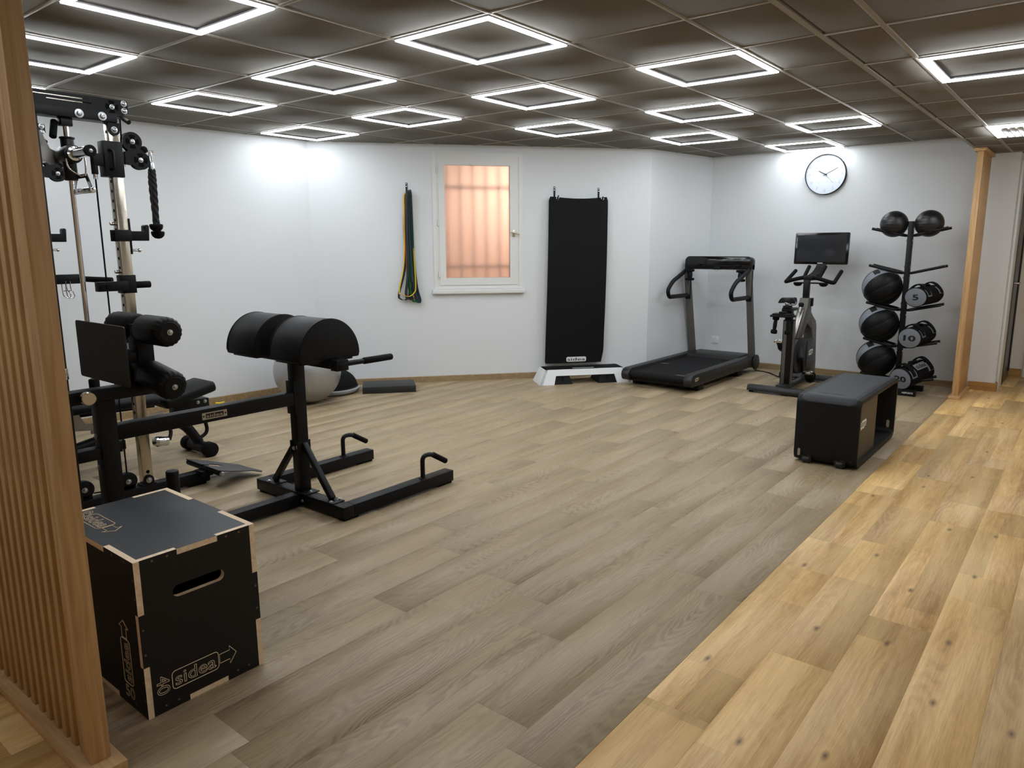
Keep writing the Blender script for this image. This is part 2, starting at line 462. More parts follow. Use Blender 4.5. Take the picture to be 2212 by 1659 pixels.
fh = MB().box(XE, 4.3, -4.2, 7.2, -.05, -.006).box(-2.2, XE, -4.2, YE-.02, -.05, -.006).build('floor_hall', M_SUB); struct(fh); fh['label'] = 'honey coloured oak plank floor of the hall'
YO = {0: -.69, 1: -.185, 2: .30, 3: .665, 4: -.45, 5: .1}
lay(fh, XE+.001, 4.2, -4.0, 7.0, .213, 1.25, lambda c: YO.get(c, (c*.433) % 1.25), M_YEL, XE+.001,
    lambda cx_, cy_, a, b, p, q: a > 3.3 and q < -1.5)
lay(fh, -1.6, XE, -3.6, YE-.001, .213, 1.25, lambda c: (c*.47) % 1.25, M_YEL, XE+.001)

# ------------------------------------------------------------------ walls
def wall(name, p0, p1, h, th, mt, out, z0=0):
    p0 = V(p0); p1 = V(p1); d = (p1-p0); M = frame(p0, d, V((0, 0, 1))); n = M.to_3x3().col[2]
    s = -1 if n.dot(V(out)) > 0 else 1
    return struct(MB().prism([[(0, z0), (d.length, z0), (d.length, h), (0, h)]], M, 0, s*th, smooth=False).build(name, mt))
LWdir = V((.056, 1, 0)).normalized()
wall('wall_left', LW0, A, 2.62, .12, M_WALL, (1, 0, 0))
P_C = V((-.845, YB, 0))
wall('wall_corner', B, P_C, 2.62, .12, M_WALL, (1, 0, 0))
wall('wall_back', P_C, (2.14, YB, 0), 2.62, .12, M_WALL, (0, -1, 0))
# diagonal wall with the window opening
WS0, WS1, WZ0, WZ1 = 1.234, 2.086, .985, 2.300
wm = MB(); wm.prism([[(0, 0), (LB, 0), (LB, 2.62), (0, 2.62)], [(WS0, WZ0), (WS1, WZ0), (WS1, WZ1), (WS0, WZ1)]], MCH, 0, -.24*CHS, smooth=False)
struct(wm.build('wall_diagonal', M_WALL))
# hall walls
wall('wall_passage', (2.14, YB+.121, 0), (2.14, 6.80, 0), ZL+.02, .10, M_WALLH, (1, 0, 0))
wall('wall_far', (2.14, 6.80, 0), (4.2, 6.80, 0), ZL+.02, .1, M_WALLH, (0, -1, 0))
wall('wall_right', (4.2, -4.0, 0), (4.2, 6.8, 0), ZL+.02, .1, M_WALLH, (-1, 0, 0))
wall('wall_rear', (-3.6, -4.0, 0), (4.2, -4.0, 0), ZL+.02, .1, M_WALLH, (0, 1, 0))
wall('wall_side', (-3.55, -4.0, 0), (-3.55, -2.6, 0), 2.62, .1, M_WALLH, (1, 0, 0))

def skirt(name, p0, p1, out, mt, h=.062, t=.013):
    p0 = V(p0); p1 = V(p1); d = p1-p0; M = frame(p0, d, V((0, 0, 1))); n = M.to_3x3().col[2]; s = 1 if n.dot(V(out)) > 0 else -1
    L = d.length; m = MB(); q = MB()
    m.prism([[(0, 0), (t*s, 0), (t*s, h-.004), (t*s*.6, h), (0, h)]], frame(p0, n, V((0, 0, 1))), 0, -L if frame(p0, n, V((0, 0, 1))).to_3x3().col[2].dot(d) < 0 else L, smooth=False)
    o = m.build(name, mt); struct(o); return o
skirt('baseboard_left', A, LW0, (1, 0, 0), M_BASEB)
skirt('baseboard_diagonal', A, B, N, M_BASEB)
skirt('baseboard_corner', B, P_C, (1, 0, 0), M_BASEB)
skirt('baseboard_back', P_C, (1.90, YB, 0), (0, -1, 0), M_BASEB)
skirt('baseboard_hall', (1.92, YB, 0), (2.155, YB, 0), (0, -1, 0), M_BASEH, .082, .015)
skirt('baseboard_passage', (2.14, YB-.01, 0), (2.14, YB+.10, 0), (1, 0, 0), M_BASEH, .082, .015)
skirt('baseboard_far', (2.17, 6.80, 0), (2.275, 6.80, 0), (0, -1, 0), M_BASEH, .085, .015)

# door in the passage wall (seen edge on) and the casing of the next one on the far wall
M_DOOR = mat('dark brown glass door', (58, 44, 34), .25, spec=.5, var=.4, bscale=6)
d1 = MB().box(2.135, 2.165, 6.12, 6.74, 0.005, 2.08, .003).build('door_1', M_DOOR); struct(d1); d1['label'] = 'dark brown door leaf beyond the end of the white wall'
MB().box(2.165, 2.172, 6.60, 6.70, .08, 2.0).build('door_stile', M_BLK, d1)
MB().cyl((2.165, 6.20, 1.02), (2.205, 6.20, 1.02), .012).cyl((2.2, 6.20, 1.02), (2.2, 6.32, 1.02), .010).build('door_handle', M_STEEL, d1)
t1 = MB().box(2.14, 2.160, YB+.12, 6.11, 0, 2.17, .003).box(2.14, 2.160, 6.75, 6.79, 0, 2.17, .003).box(2.14, 2.160, 6.11, 6.75, 2.09, 2.17, .003).build('trim_1', M_WFR); struct(t1)
t2 = MB().box(2.285, 2.36, 6.775, 6.80, 0, ZL, .004).box(2.36, 3.2, 6.775, 6.80, 2.1, 2.18, .004).box(3.2, 3.275, 6.775, 6.80, 0, ZL, .004).build('trim_2', M_WFR); struct(t2)
d2_ = MB().box(2.36, 3.2, 6.782, 6.80, 0, 2.1, .002).build('door_2', M_WFR); struct(d2_)

# ------------------------------------------------------------------ ceilings: grid profiles and tiles
ch = MB().box(-3.8, XE+.03, YE-.05, 5.9, ZH+.03, ZH+.06).build('ceiling_gym', M_TBAR); struct(ch); ch['label'] = 'suspended ceiling above the exercise area'
lights_hi = [(0, 0), (2, 1), (2, -1), (0, -2), (2, -3), (0, -4), (2, -5), (-2, -3), (-2, -1), (-2, -5), (4, -2), (4, 0), (6, -1), (6, 1), (8, 0)]
_tc = {}
def tile(parent, x0, x1, y0, y1, z):
    key = (round(x1-x0, 3), round(y1-y0, 3))
    if key not in _tc:
        w, h = key; m = MB(50); m.box(-w/2, w/2, -h/2, h/2, 0, .015, .0015, seg=1); me = m.mesh('ceiling_tile', [M_TILE]); _tc[key] = me
    o = bpy.data.objects.new('ceiling_tile', _tc[key]); COL.objects.link(o); o.parent = parent; o.location = ((x0+x1)/2, (y0+y1)/2, z)
g = .010
def inside_hi(x, y):
    if y < 1.9 and x < -3.407+.056*y: return False
    if (V((x, y, 0))-A).dot(N) < 0 and x < B.x and y > 1.8: return False
    if y > B.y and x < -1.02: return False
    return y < YB
for i in range(-6, 3):
    for j in range(-4, 10):
        x0, x1, y0, y1 = i*T, (i+1)*T, j*T, (j+1)*T
        y0 = max(y0, YE); x1 = min(x1, XE+.02); y1 = min(y1, YB+.05)
        if y1-y0 < .05 or x1-x0 < .05: continue
        if not any(inside_hi(x, y) for x in (x0+.02, (x0+x1)/2, x1-.02) for y in (y0+.02, (y0+y1)/2, y1-.02)): continue
        tile(ch, x0+g, x1-g, y0+g, y1-g, ZH+.004)
def tbar(parent, x0, x1, y0, y1, z): MB(50).box(x0, x1, y0, y1, z, z+.012, .001, seg=1).build('grid_profile', M_TBAR, parent)
for i in range(-5, 3): tbar(ch, i*T-.012, i*T+.012, YE, YB+.05, ZH)
for j in range(-2, 10): tbar(ch, -3.6, XE, j*T-.012, j*T+.012, ZH+.0006)
# lower hall ceiling, L shaped, with its upstand
cl = MB().box(XE, 4.3, -4.1, 7.0, ZL+.03, ZL+.05).box(-3.7, XE, -4.1, YE+.03, ZL+.03, ZL+.05).build('ceiling_hall', M_TBAR); struct(cl); cl['label'] = 'lower suspended ceiling above the hall'
MB().box(XE-.012, XE+.012, YE, YB, ZL, ZH+.03).box(-3.5, XE+.012, YE, YE+.024, ZL, ZH+.03).build('ceiling_step', M_TBAR, cl)
HX, HY = 2.072, 1.243
for i in range(-1, 4):
    for j in range(-9, 9):
        x0, x1, y0, y1 = max(HX+i*T, XE+.012), min(HX+(i+1)*T, 4.2), max(HY+j*T, -4.0), min(HY+(j+1)*T, 6.8)
        if y0 >= YB and x1 < 2.16: continue
        if y1-y0 < .05 or x1-x0 < .05 or y0 < -2.6: continue
        tile(cl, x0+g, x1-g, y0+g, y1-g, ZL+.004)
for i in range(-8, 0):
    tile(cl, HX+(i-1)*T+g, min(HX+i*T, XE)-g, -2.45+g, YE-g, ZL+.004)
for i in range(0, 4): tbar(cl, HX+i*T-.012, HX+i*T+.012, -4.0, 6.8, ZL)
for j in range(-6, 9): tbar(cl, XE, 4.2, HY+j*T-.012, HY+j*T+.012, ZL+.0006)

# ------------------------------------------------------------------ LED frame lights
M_LED = emit('LED diffuser', (.92, .962, 1.0), LED)
M_ALU = mat('white aluminium tray', (190, 190, 200), .4, metal=.3)
def ring_mb(r0, r1, z0, z1, bev=.002):
    """square ring, outer half size r1, inner r0"""
    m = MB(50)
    m.prism([[(-r1, -r1), (r1, -r1), (r1, r1), (-r1, r1)], [(-r0, -r0), (r0, -r0), (r0, r0), (-r0, r0)]], MXY(0), z0, z1, smooth=False); return m
led0 = None
def led(x, y, z, label):
    global led0
    if led0 is None:
        led0 = thing('led_ceiling_light', (0, 0, 0), label, 'ceiling light', 'square LED frame lights in the ceiling')
        ring_mb(.260, .3025, -.006, .001).build('frame', M_ALU, led0)
        ring_mb(.271, .2995, -.012, -.006).build('diffuser', M_LED, led0)
        o = led0
    else: o = copy_tree(led0)
    o.location = (x, y, z); o['label'] = label; return o
names = {
 (0, 0): 'large square LED light at top centre of the ceiling',
 (2, 1): 'uppermost of the three LED lights stacked above the treadmill',
 (2, -1): 'square LED light directly below the top centre one, upper right of the window',
 (0, -2): 'square LED light left of the top centre one, high above the thigh pads',
 (2, -3): 'square LED light directly above the hanging resistance bands',
 (0, -4): 'square LED light just right of the cable rack head',
 (2, -5): 'low square LED light nearest the left wall, between rack and window',
 (-2, -3): 'square LED light cut by the wooden slat screen, upper left',
 (-2, -1): 'large square LED light cropped by the top edge, left of centre',
 (-2, -5): 'LED light showing only a sliver above the cable rack beam',
 (4, -2): 'square LED light directly above the hanging exercise mat',
 (4, 0): 'middle of the three LED lights stacked above the treadmill',
 (6, -1): 'lowest of the three LED lights stacked above the treadmill',
 (6, 1): 'square LED light in front of the wall clock, right of centre',
 (8, 0): 'small square LED light directly above the wall clock'}
for (a, b_), n in names.items(): led(b_*T+T/2, a*T+T/2, ZH, n)
led(HX+T/2, HY+T/2, ZL, 'large square LED light in the lower hall ceiling, cropped at right')
led(HX-2.5*T, -3.0, ZL, 'unseen square LED light added in the hall to light the slat screen')  # added out of view for light on the slat faces
led(HX+T/2, HY-3.5*T, ZL, 'unseen square LED light added in the hall to brighten the near floor')  # added out of view, lifts the near floor and jump box
led(HX+2.5*T, HY+4.5*T, ZL, 'unseen square LED light added right of view to brighten the hall end')  # added beyond the right edge so the hall end is brighter
# louvred luminaire further down the hall
lv = thing('louvre_ceiling_light', (HX+T/2, HY+4*T+T/2, ZL), 'square ceiling light with louvre blades near the wooden column', 'ceiling light')
q = ring_mb(.262, .3025, -.014, .001)
for v in q.bm.verts: v.co += V(lv.location)
q.build('diffuser', M_LED, lv)
cx_, cy_ = lv.location.x, lv.location.y
MB().box(cx_-.262, cx_+.262, cy_-.262, cy_+.262, ZL+.0, ZL+.003).build('reflector', mat('white reflector', (225, 228, 235), .3), lv)
for k in range(11):
    m = MB(); x = cx_-.23+k*.046
    m.prism([[(x-.012, ZL), (x+.012, ZL), (x+.003, ZL-.022), (x-.003, ZL-.022)]], MXZ(cy_-.255), 0, -.51); m.build('louvre_blade', mat('satin louvre', (214, 218, 228), .25, metal=.4), lv)

# ------------------------------------------------------------------ window in the diagonal wall
def chbox(m, s0, s1, d0, d1, z0, z1, bev=0.0, mi=0):
    return m.box(s0, s1, z0, z1, d0*CHS, d1*CHS, bev, mi, MCH) if d1*CHS > d0*CHS else m.box(s0, s1, z0, z1, d1*CHS, d0*CHS, bev, mi, MCH)
def chring(m, o, i, d0, d1):
    m.prism([[(o[0], o[2]), (o[1], o[2]), (o[1], o[3]), (o[0], o[3])], [(i[0], i[2]), (i[1], i[2]), (i[1], i[3]), (i[0], i[3])]], MCH, d0*CHS, d1*CHS, smooth=False); return m
w = chring(MB(), (1.197, 2.123, .968, 2.333), (1.236, 2.084, .984, 2.298), 0, .010).build('window_1', M_WFR); struct(w); w['label'] = 'white wooden window with frosted salmon-lit pane between bands and mat'
chring(MB(), (1.236, 2.084, .984, 2.298), (1.262, 2.066, 1.012, 2.272), -.10, .004).build('window_frame', M_WFR, w)
chring(MB(), (1.257, 2.073, 1.008, 2.276), (1.320, 1.990, 1.081, 2.206), -.05, .012).build('sash', M_WFR, w)
def frosted():
    b = NT('frosted glass'); p = b.p
    p.inputs['Base Color'].default_value = (.98, .93, .90, 1); p.inputs['Roughness'].default_value = .55
    p.inputs['Transmission Weight'].default_value = 1.0; p.inputs['IOR'].default_value = 1.40
    return b.m
M_FROST = frosted()
m = MB(); chbox(m, 1.318, 1.992, -.012, -.008, 1.079, 2.208); m.build('pane', M_FROST, w)
m = MB(); chbox(m, 1.174, 2.140, -.02, .045, .920, .966, .004); m.build('window_sill', M_WFR, w)
for z in (2.162, 1.634, 1.118):
    h = MB(); h.cyl(CH(1.249, .016, z-.028), CH(1.249, .016, z+.028), .0075, seg=12); h.build('hinge', M_WFR, w)
h = MB(); chbox(h, 2.016, 2.042, .012, .018, 1.497, 1.567, .003); h.cyl(CH(2.029, .014, 1.535), CH(2.029, .05, 1.535), .008, seg=12)
h.tube([CH(1.988, .05, 1.548), CH(2.03, .052, 1.537), CH(2.083, .05, 1.520)], [.007, .009, .006], 10); h.build('window_handle', mat('champagne metal', (206, 200, 180), .3, metal=1.0), w)
# light well behind the window: salmon rendered wall, metal security bars, added lamp inside as the backlight
M_SALM = mat('salmon render', (226, 198, 184), .9, bump=.2, bscale=60)
bw = MB(); chbox(bw, .5, 2.9, -1.35, -1.28, .2, 3.4); chbox(bw, .42, .5, -1.35, -.26, .2, 3.4); chbox(bw, 2.82, 2.9, -1.35, -.26, .2, 3.4); chbox(bw, .5, 2.9, -1.3, -.24, .1, .2)
bo = bw.build('wall_lightwell', M_SALM); struct(bo)
gr = thing('window_grille', CH(1.65, -.16, .985), 'metal security bars behind the frosted window pane', 'window bars')
for s_ in (1.36, 1.50, 1.635, 1.77, 1.905): MB().cyl(CH(s_, -.16, .985), CH(s_, -.16, 2.30), .009, seg=10).build('bar', mat('galvanised grille', (120, 118, 114), .5, metal=.6), gr)
for z in (1.19, 2.00): m = MB(); chbox(m, 1.236, 2.084, -.165, -.155, z-.012, z+.012); m.build('flat_bar', mat('galvanised grille', (120, 118, 114), .5, metal=.6), gr)
area('lightwell_lamp', CH(2.45, -.55, 2.25), CH(1.55, -1.25, 1.5), .35, WELL, (1.0, .88, .76))
# ------------------------------------------------------------------ slatted wooden screens
def screen_left():
    y0, y1 = -1.928, -1.882
    t = thing('slatted_screen', (-.2, -1.905, 0), 'tall oak slat screen in the left foreground beside the plywood box', 'room divider')
    MB().box(-1.35, .885, -1.958, -1.858, 0, .030, .003).build('base_board', M_SLATX, t)
    MB().box(-1.35, .885, -1.958, -1.858, ZL-.030, ZL, .003).build('top_board', M_SLATX, t)
    MB().box(.788, .835, y0-.002, y1+.002, .030, ZL-.030, .002).build('end_post', M_SLAT, t)
    me = None
    for k in range(34):
        x = .7645-.0605*k
        if me is None:
            m = MB(50); m.box(-.0145, .0145, -.0215, .0215, 0, ZL-.06, .0015, seg=1); me = m.mesh('slat', [M_SLAT])
        o = bpy.data.objects.new('slat', me); COL.objects.link(o); o.parent = t
        o.location = V((x, -1.905, .030))-t.location
screen_left()
def screen_right():
    t = thing('slatted_screen', (1.89, 5.34, 0), 'narrow oak slat screen standing between ball rack and hall wall', 'room divider')
    MB().box(1.846, 1.940, 5.035, 5.675, 0, .030, .003).build('base_board', M_SLATY, t)
    MB().box(1.846, 1.940, 5.035, 5.675, ZL-.030, ZL, .003).build('top_board', M_SLATY, t)
    MB().box(1.868, 1.918, 5.072, 5.112, .030, ZL-.030, .002).build('end_post', M_SLAT, t)
    me = None
    for k in range(11):
        if me is None:
            m = MB(50); m.box(-.0215, .0215, -.0125, .0125, 0, ZL-.06, .0015, seg=1); me = m.mesh('slat', [M_SLAT])
        o = bpy.data.objects.new('slat', me); COL.objects.link(o); o.parent = t
        o.location = V((1.893, 5.150+k*.050, .030))-t.location
screen_right()

# ------------------------------------------------------------------ plywood plyometric box
def plyo():
    x0, x1, y0, y1, z0, z1, th = .128, .718, -1.726, -1.335, 0.0, .507, .018
    t = thing('plyometric_box', ((x0+x1)/2, (y0+y1)/2, 0), 'black plywood jump box with pale finger joints and hand slot', 'exercise box')
    def blk(name, pat):
        b = NT(name); tc = b.n('ShaderNodeTexCoord'); p = b.p
        p.inputs['Base Color'].default_value = lin((19, 18, 18)); p.inputs['Roughness'].default_value = .55; p.inputs['Specular IOR Level'].default_value = .35
        if pat:
            mp = b.n('ShaderNodeMapping'); mp.inputs['Rotation'].default_value = (0, 0, radians(45)); mp.inputs['Scale'].default_value = (105, 105, 1); b.l(tc.outputs['Object'], mp.inputs[0])
            vo = b.n('ShaderNodeTexVoronoi'); vo.voronoi_dimensions = '2D'; vo.inputs['Scale'].default_value = 1.0; vo.inputs['Randomness'].default_value = 0.0; b.l(mp.outputs[0], vo.inputs['Vector'])
            h = b.math('LESS_THAN', vo.outputs['Distance'], .36); b.bump(h, .9, .001)
            b.l(b.mix(h, lin((20, 21, 24)), lin((44, 47, 53))), p.inputs['Base Color']); p.inputs['Roughness'].default_value = .42
        else:
            nz = b.n('ShaderNodeTexNoise'); nz.inputs['Scale'].default_value = 300; b.l(tc.outputs['Object'], nz.inputs['Vector']); b.bump(nz.outputs[0], .15, .0006)
        return b.m
    mb, mt = blk('phenolic film black', False), blk('wire mesh film black', True)
    def outline(a0, a1, b0, b1, ta, tb):
        """panel rectangle a0..a1 x b0..b1 (outer box bounds); tabs: ta = list of (lo,hi) fractions kept full along the b-edges (a sides), tb likewise"""
        pts = []
        def edge(p, q, keep, inn):          # walk from p to q; inward normal inn; keep = fractions where the tab reaches the bound
            p = V((p[0], p[1])); q = V((q[0], q[1])); inn = V(inn)*th; d = q-p; L = d.length; cur = []
            ks = sorted(keep)
            f = 0.0; out = []
            for lo, hi in ks:
                if lo > 1e-6: out += [p+d*f+inn, p+d*lo+inn]
                out += [p+d*lo, p+d*hi]; f = hi
            if f < 1-1e-6: out += [p+d*f+inn, q+inn]
            return out
        e1 = edge((a0, b0), (a1, b0), tb, (0, 1)); e2 = edge((a1, b0), (a1, b1), ta, (-1, 0))
        e3 = edge((a1, b1), (a0, b1), tb, (0, -1)); e4 = edge((a0, b1), (a0, b0), ta, (1, 0))
        # corner points that are inset in both directions
        res = []
        for e in (e1, e2, e3, e4): res += [(p.x, p.y) for p in e]
        clean = []
        for p in res:
            x = min(max(p[0], a0), a1); y = min(max(p[1], b0), b1)
            if not clean or (abs(clean[-1][0]-x)+abs(clean[-1][1]-y)) > 1e-6: clean.append((x, y))
        if abs(clean[0][0]-clean[-1][0])+abs(clean[0][1]-clean[-1][1]) < 1e-6: clean.pop()
        return clean
    third = [(0, 1/3), (2/3, 1)]; mid = [(1/3, 2/3)]
    def rectpoly(a0, a1, b0, b1, cells):
        pass
    def panel(name, mats, M, a0, a1, b0, b1, ta, tb, d, hole=None):
        # union of core and tab rectangles as one outline
        core = [(a0+th, a1-th, b0+th, b1-th)]
        A_ = a1-a0; B_ = b1-b0; rects = []
        for lo, hi in ta:
            l2, h2 = max(b0+B_*lo, b0+(0 if corner_a else th)), min(b0+B_*hi, b1-(0 if corner_a else th))
            rects += [(a0, a0+th, l2, h2), (a1-th, a1, l2, h2)]
        for lo, hi in tb:
            l2, h2 = max(a0+A_*lo, a0+th), min(a0+A_*hi, a1-th)
            rects += [(l2, h2, b0, b0+th), (l2, h2, b1-th, b1)]
        m = MB(30)
        if hole: m.prism([[(a0+th, b0+th), (a1-th, b0+th), (a1-th, b1-th), (a0+th, b1-th)], hole], M, 0, d, 0, 1, smooth=False)
        else: m.prism([[(a0+th, b0+th), (a1-th, b0+th), (a1-th, b1-th), (a0+th, b1-th)]], M, 0, d, 0, 1, smooth=False)
        for (p, q, r, s_) in rects: m.prism([[(p, r), (q, r), (q, s_), (p, s_)]], M, 0, d, 0, 1, smooth=False)
        return m.build(name, mats, t)
    corner_a = False
    # stadium shaped hand slot on the front panel
    cy0, cy1, cz, r = -1.60, -1.47, .374, .019
    slot = [(cy1+r*cos(a), cz+r*sin(a)) for a in [radians(-90+180*k/8) for k in range(9)]]+[(cy0+r*cos(a), cz+r*sin(a)) for a in [radians(90+180*k/8) for k in range(9)]]
    M_ = [mb, M_BIRCH]
    fr = panel('front_panel', M_, MYZ(x1), y0, y1, z0, z1, mid, third, -th, slot)
    panel('back_panel', M_, MYZ(x0), y0, y1, z0, z1, mid, third, th)
    corner_a = True
    sd = panel('side_panel', M_, MXZ(y0), x0, x1, z0, z1, third, third, -th)
    panel('side_panel', M_, MXZ(y1), x0, x1, z0, z1, third, third, th)
    corner_a = False
    tp = panel('top_panel', [mt, M_BIRCH], MXY(z1), x0, x1, y0, y1, mid, mid, -th)
    panel('bottom_panel', M_, MXY(z0), x0, x1, y0, y1, mid, mid, th)
    # countersunk screws
    def screws(par, M, pts):
        for a, b in pts:
            m = MB(); p = M @ V((a, b, 0)); z = M.to_3x3().col[2]
            x = M.to_3x3().col[0]; m.lathe([(.0034, 0), (.0034, .0004), (.002, .0006), (0, .0006)], frame(p, x, z.cross(x)), 10); m.build('screw', mat('bronze screw', (120, 104, 80), .5, metal=.5), par)
    F = MYZ(x1)
    screws(fr, F, [(y0+.055, .020), (y0+.095, .020), (y1-.055, .020), (y1-.095, .020), (y0+.055, z1-.012), (y0+.10, z1-.012), (y1-.055, z1-.012), (y1-.10, z1-.012), (y0+.010, .21), (y0+.010, .29), (y1-.010, .21), (y1-.010, .29)])
    S = MXZ(y0)
    screws(sd, S, [(x1-.010, .06), (x1-.010, .12), (x1-.010, .39), (x1-.010, .45), (x1-.06, z1-.012), (x1-.14, z1-.012), (x1-.08, .022)])
    # engraved outlines: size numerals, name and arrow
    def arrow(name, M, L, w, par):
        pts = [(0, -w*.25), (L*.6, -w*.25), (L*.6, -w/2), (L, 0), (L*.6, w/2), (L*.6, w*.25), (0, w*.25)]
        m = MB(); m.tube([M @ V((a, b, .0003)) for a, b in pts], .0013, 5, closed=True); m.build(name, M_GOLD, par)
    def mark(par, M, num):
        """M origin at the start of the word, x along the reading direction"""
        text('size_number', num, M @ MX.Translation((-.026, 0, 0)) @ MX.Rotation(radians(-90), 4, 'Z'), .062, M_GOLD, par, .0008, .040, outline=.017)
        text('lettering', 'sidea', M @ MX.Translation((.078, 0, 0)), .134, M_GOLD, par, .0008, .043, outline=.017)
        m = MB(); m.tube([M @ V((a+.078, b, .0003)) for a, b in rrect(-.076, .076, -.030, .030, .012, 4)], .0013, 5, closed=True); m.build('name_outline', M_GOLD, par)
        arrow('arrow_mark', M @ MX.Translation((.158, 0, 0)), .058, .062, par)
    mark(fr, frame((x1, -1.648, .090), (0, 1, 0), (0, 0, 1)), '40')
    mark(sd, frame((.607, y0, .075), (0, 0, 1), (-1, 0, 0)), '50')
    mark(tp, frame((.205, -1.648, z1), (1, 0, 0), (0, 1, 0)), '60')
plyo()

# ------------------------------------------------------------------ glute-ham bench
def badge(par, M, w, h):
    """metal name plate with engraved word; M centred, x right, y up, z out"""
    m = MB(); m.prism([rrect(-w/2, w/2, -h/2, h/2, .001, 2)], M, 0, .0015); pl = m.build('name_plate', M_STEEL, par, 'brushed metal name plate')
    m = MB(); m.prism([rrect(-w*.36, w*.36, -h*.32, h*.32, h*.12, 4)], M, .0015, .0018); m.build('plate_ground', M_BINK, pl)
    text('lettering', 'sidea', M @ MX.Translation((0, 0, .0018)), w*.66, M_STEEL, pl, .0004, h*.46, bold=.01)
    for s_ in (-1, 1):
        m = MB(); m.lathe([(.0045, 0), (.003, .0012), (0, .0014)], M @ MX.Translation((s_*w*.44, 0, .0015)), 10); m.build('rivet', M_BLK2, pl)
def roller(name, par, c0, c1, r, cap=True):
    """padded roll from c0 to c1 (capped and gathered at c1)"""
    c0 = V(c0); c1 = V(c1); ax = (c1-c0); L = ax.length; x = ax.normalized().orthogonal(); M = frame(c0, x, ax.normalized().cross(x))
    prof = [(0, 0), (r*.75, 0), (r*.93, .006), (r, .018), (r, L-.046), (r, L-.034), (r*.97, L-.016), (r*.88, L-.004), (r*.72, L+.002), (r*.6, L)]
    m = MB(60); m.lathe(prof, M, 72, mod=lambda j, f: (.0017*cos(2*pi*f*18) if j in (6, 7, 8) else 0)); o = m.build(name, M_VIN, par)
    m = MB(); m.lathe([(0, L-.004), (r*.70, L-.004), (r*.70, L+.004), (r*.66, L+.006), (0, L+.006)], M, 32); e = m.build('end_cap', M_PLAS, o)
    m = MB(); m.bolt(M @ V((0, 0, L+.006)), ax, .0085); m.build('bolt', M_ZINC, o)
    return o
def ghd():
    c = -.505
    t = thing('glute_ham_bench', (c, -.45, 0), 'black steel glute-ham bench with rounded thigh pads and foot rollers', 'exercise bench')
    b = .003
    MB().box(c-.400, c+.400, -.342, -.270, .012, .077, b).build('front_beam', M_BLK, t)
    for x in (c+.3645, c-.3645):
        r = MB().box(x-.0355, x+.0355, -.269, .483, .012, .077, b).build('floor_rail', M_BLK, t)
        MB().box(x-.028, x+.028, .36, .475, 0, .012, .002).build('rubber_foot', M_RUB, r)
        MB().box(x-.028, x+.028, -.33, -.24, 0, .012, .002).build('rubber_foot', M_RUB, r)
        # bent push-up handle on the rail
        p = fillet([(x, .262, .077), (x, .262, .208), (x, .330, .208), (x, .452, .136)], .05, 8)
        h = MB().tube(p[:-1]+[V((x, .36, .191))], .0135, 14).build('rail_handle', M_BLK, t)
        MB().cyl((x, .345, .2), (x, .455, .134), .0165, bev=.004).build('grip', M_RUB, h)
        MB().lathe([(.026, 0), (.024, .004), (.0135, .006)], MX.Translation((x, .262, .077)), 20).build('weld_collar', M_BLK, h)
    MB().box(c-.033, c+.033, -1.60, -.343, .012, .077, b).build('floor_spine', M_BLK, t)
    q = MB().box(c-.36, c+.36, -1.67, -1.60, .012, .077, b).build('rear_beam', M_BLK, t)
    for x in (c-.32, c+.32): MB().box(x-.03, x+.03, -1.66, -1.61, 0, .012).build('rubber_foot', M_RUB, q)
    col = MB().box(c-.031, c+.031, -.336, -.270, .083, .80, b).build('front_column', M_BLK, t)
    MB().box(c-.085, c+.085, -.350, -.255, .077, .083, .001).build('foot_plate_weld', M_BLK, col)
    bl = MB()
    for p, d in (((c+.060, -.300, .083), (0, 0, 1)), ((c-.06, -.3, .083), (0, 0, 1)), ((c+.048, -.345, .040), (0, -1, 0)), ((c-.014, -.336, .327), (0, -1, 0)), ((c+.022, -.336, .336), (0, -1, 0)),
                 ((c-.018, -.336, .672), (0, -1, 0)), ((c-.018, -.336, .548), (0, -1, 0))):
        m = MB(); m.bolt(p, d, .0085); m.build('bolt', M_ZINC, col)
    # struts
    for s_ in (1, -1):
        st = MB().bar((c+s_*.262, -.304, .088), (c+s_*.034, -.304, .352), .030, .030, up=(0, 1, 0), bev=.002).build('strut', M_BLK, t)
        MB().box(c+s_*.262-.055, c+s_*.262+.055, -.345, -.266, .077, .082, .001).build('strut_foot', M_BLK, st)
        MB().box(c+s_*.0315-.004, c+s_*.0315+.004, -.345, -.262, .29, .37, .001).build('strut_plate', M_BLK, st)
        for dy in (-.028, .028): m = MB(); m.bolt((c+s_*.285, -.304+dy, .082), (0, 0, 1), .0085); m.build('bolt', M_ZINC, st)
    up = MB().box(c-.031, c+.031, -1.245, -.337, .574, .642, b).build('upper_beam', M_BLK, t)
    MB().box(c-.040, c+.033, -.345, -.3365, .52, .70, .001).build('mount_plate', M_BLK, up)
    badge(up, frame((c+.031, -.797, .6065), (0, 1, 0), (0, 0, 1)), .128, .034)
    # thigh pads
    for xa, xb in ((-.420, -.158), (-.815, -.553)):
        prof = [(-.333-.183, .862), (-.333-.183, .853), (-.333-.175, .847), (-.333+.175, .847), (-.333+.183, .853), (-.333+.183, .862)]
        arc = [(-.333+.183*cos(a), .865+.189*sin(a)) for a in [pi*k/36 for k in range(0, 37)]]
        m = MB(40); m.prism([prof+arc], MYZ(xa), 0, xb-xa, bev=.006); pd = m.build('thigh_pad', M_VIN, t)
        for xs in (xa+.004, xb-.004):
            m = MB(); m.tube([V((xs, p[0], p[1])) for p in [(-.333+.1835*cos(a), .865+.1895*sin(a)) for a in [pi*k/30 for k in range(31)]]], .0022, 6); m.build('seam', M_VIN, pd)
        MB().box(xa+.02, xb-.02, -.49, -.18, .835, .847, .002).build('pad_board', M_BLK2, pd)
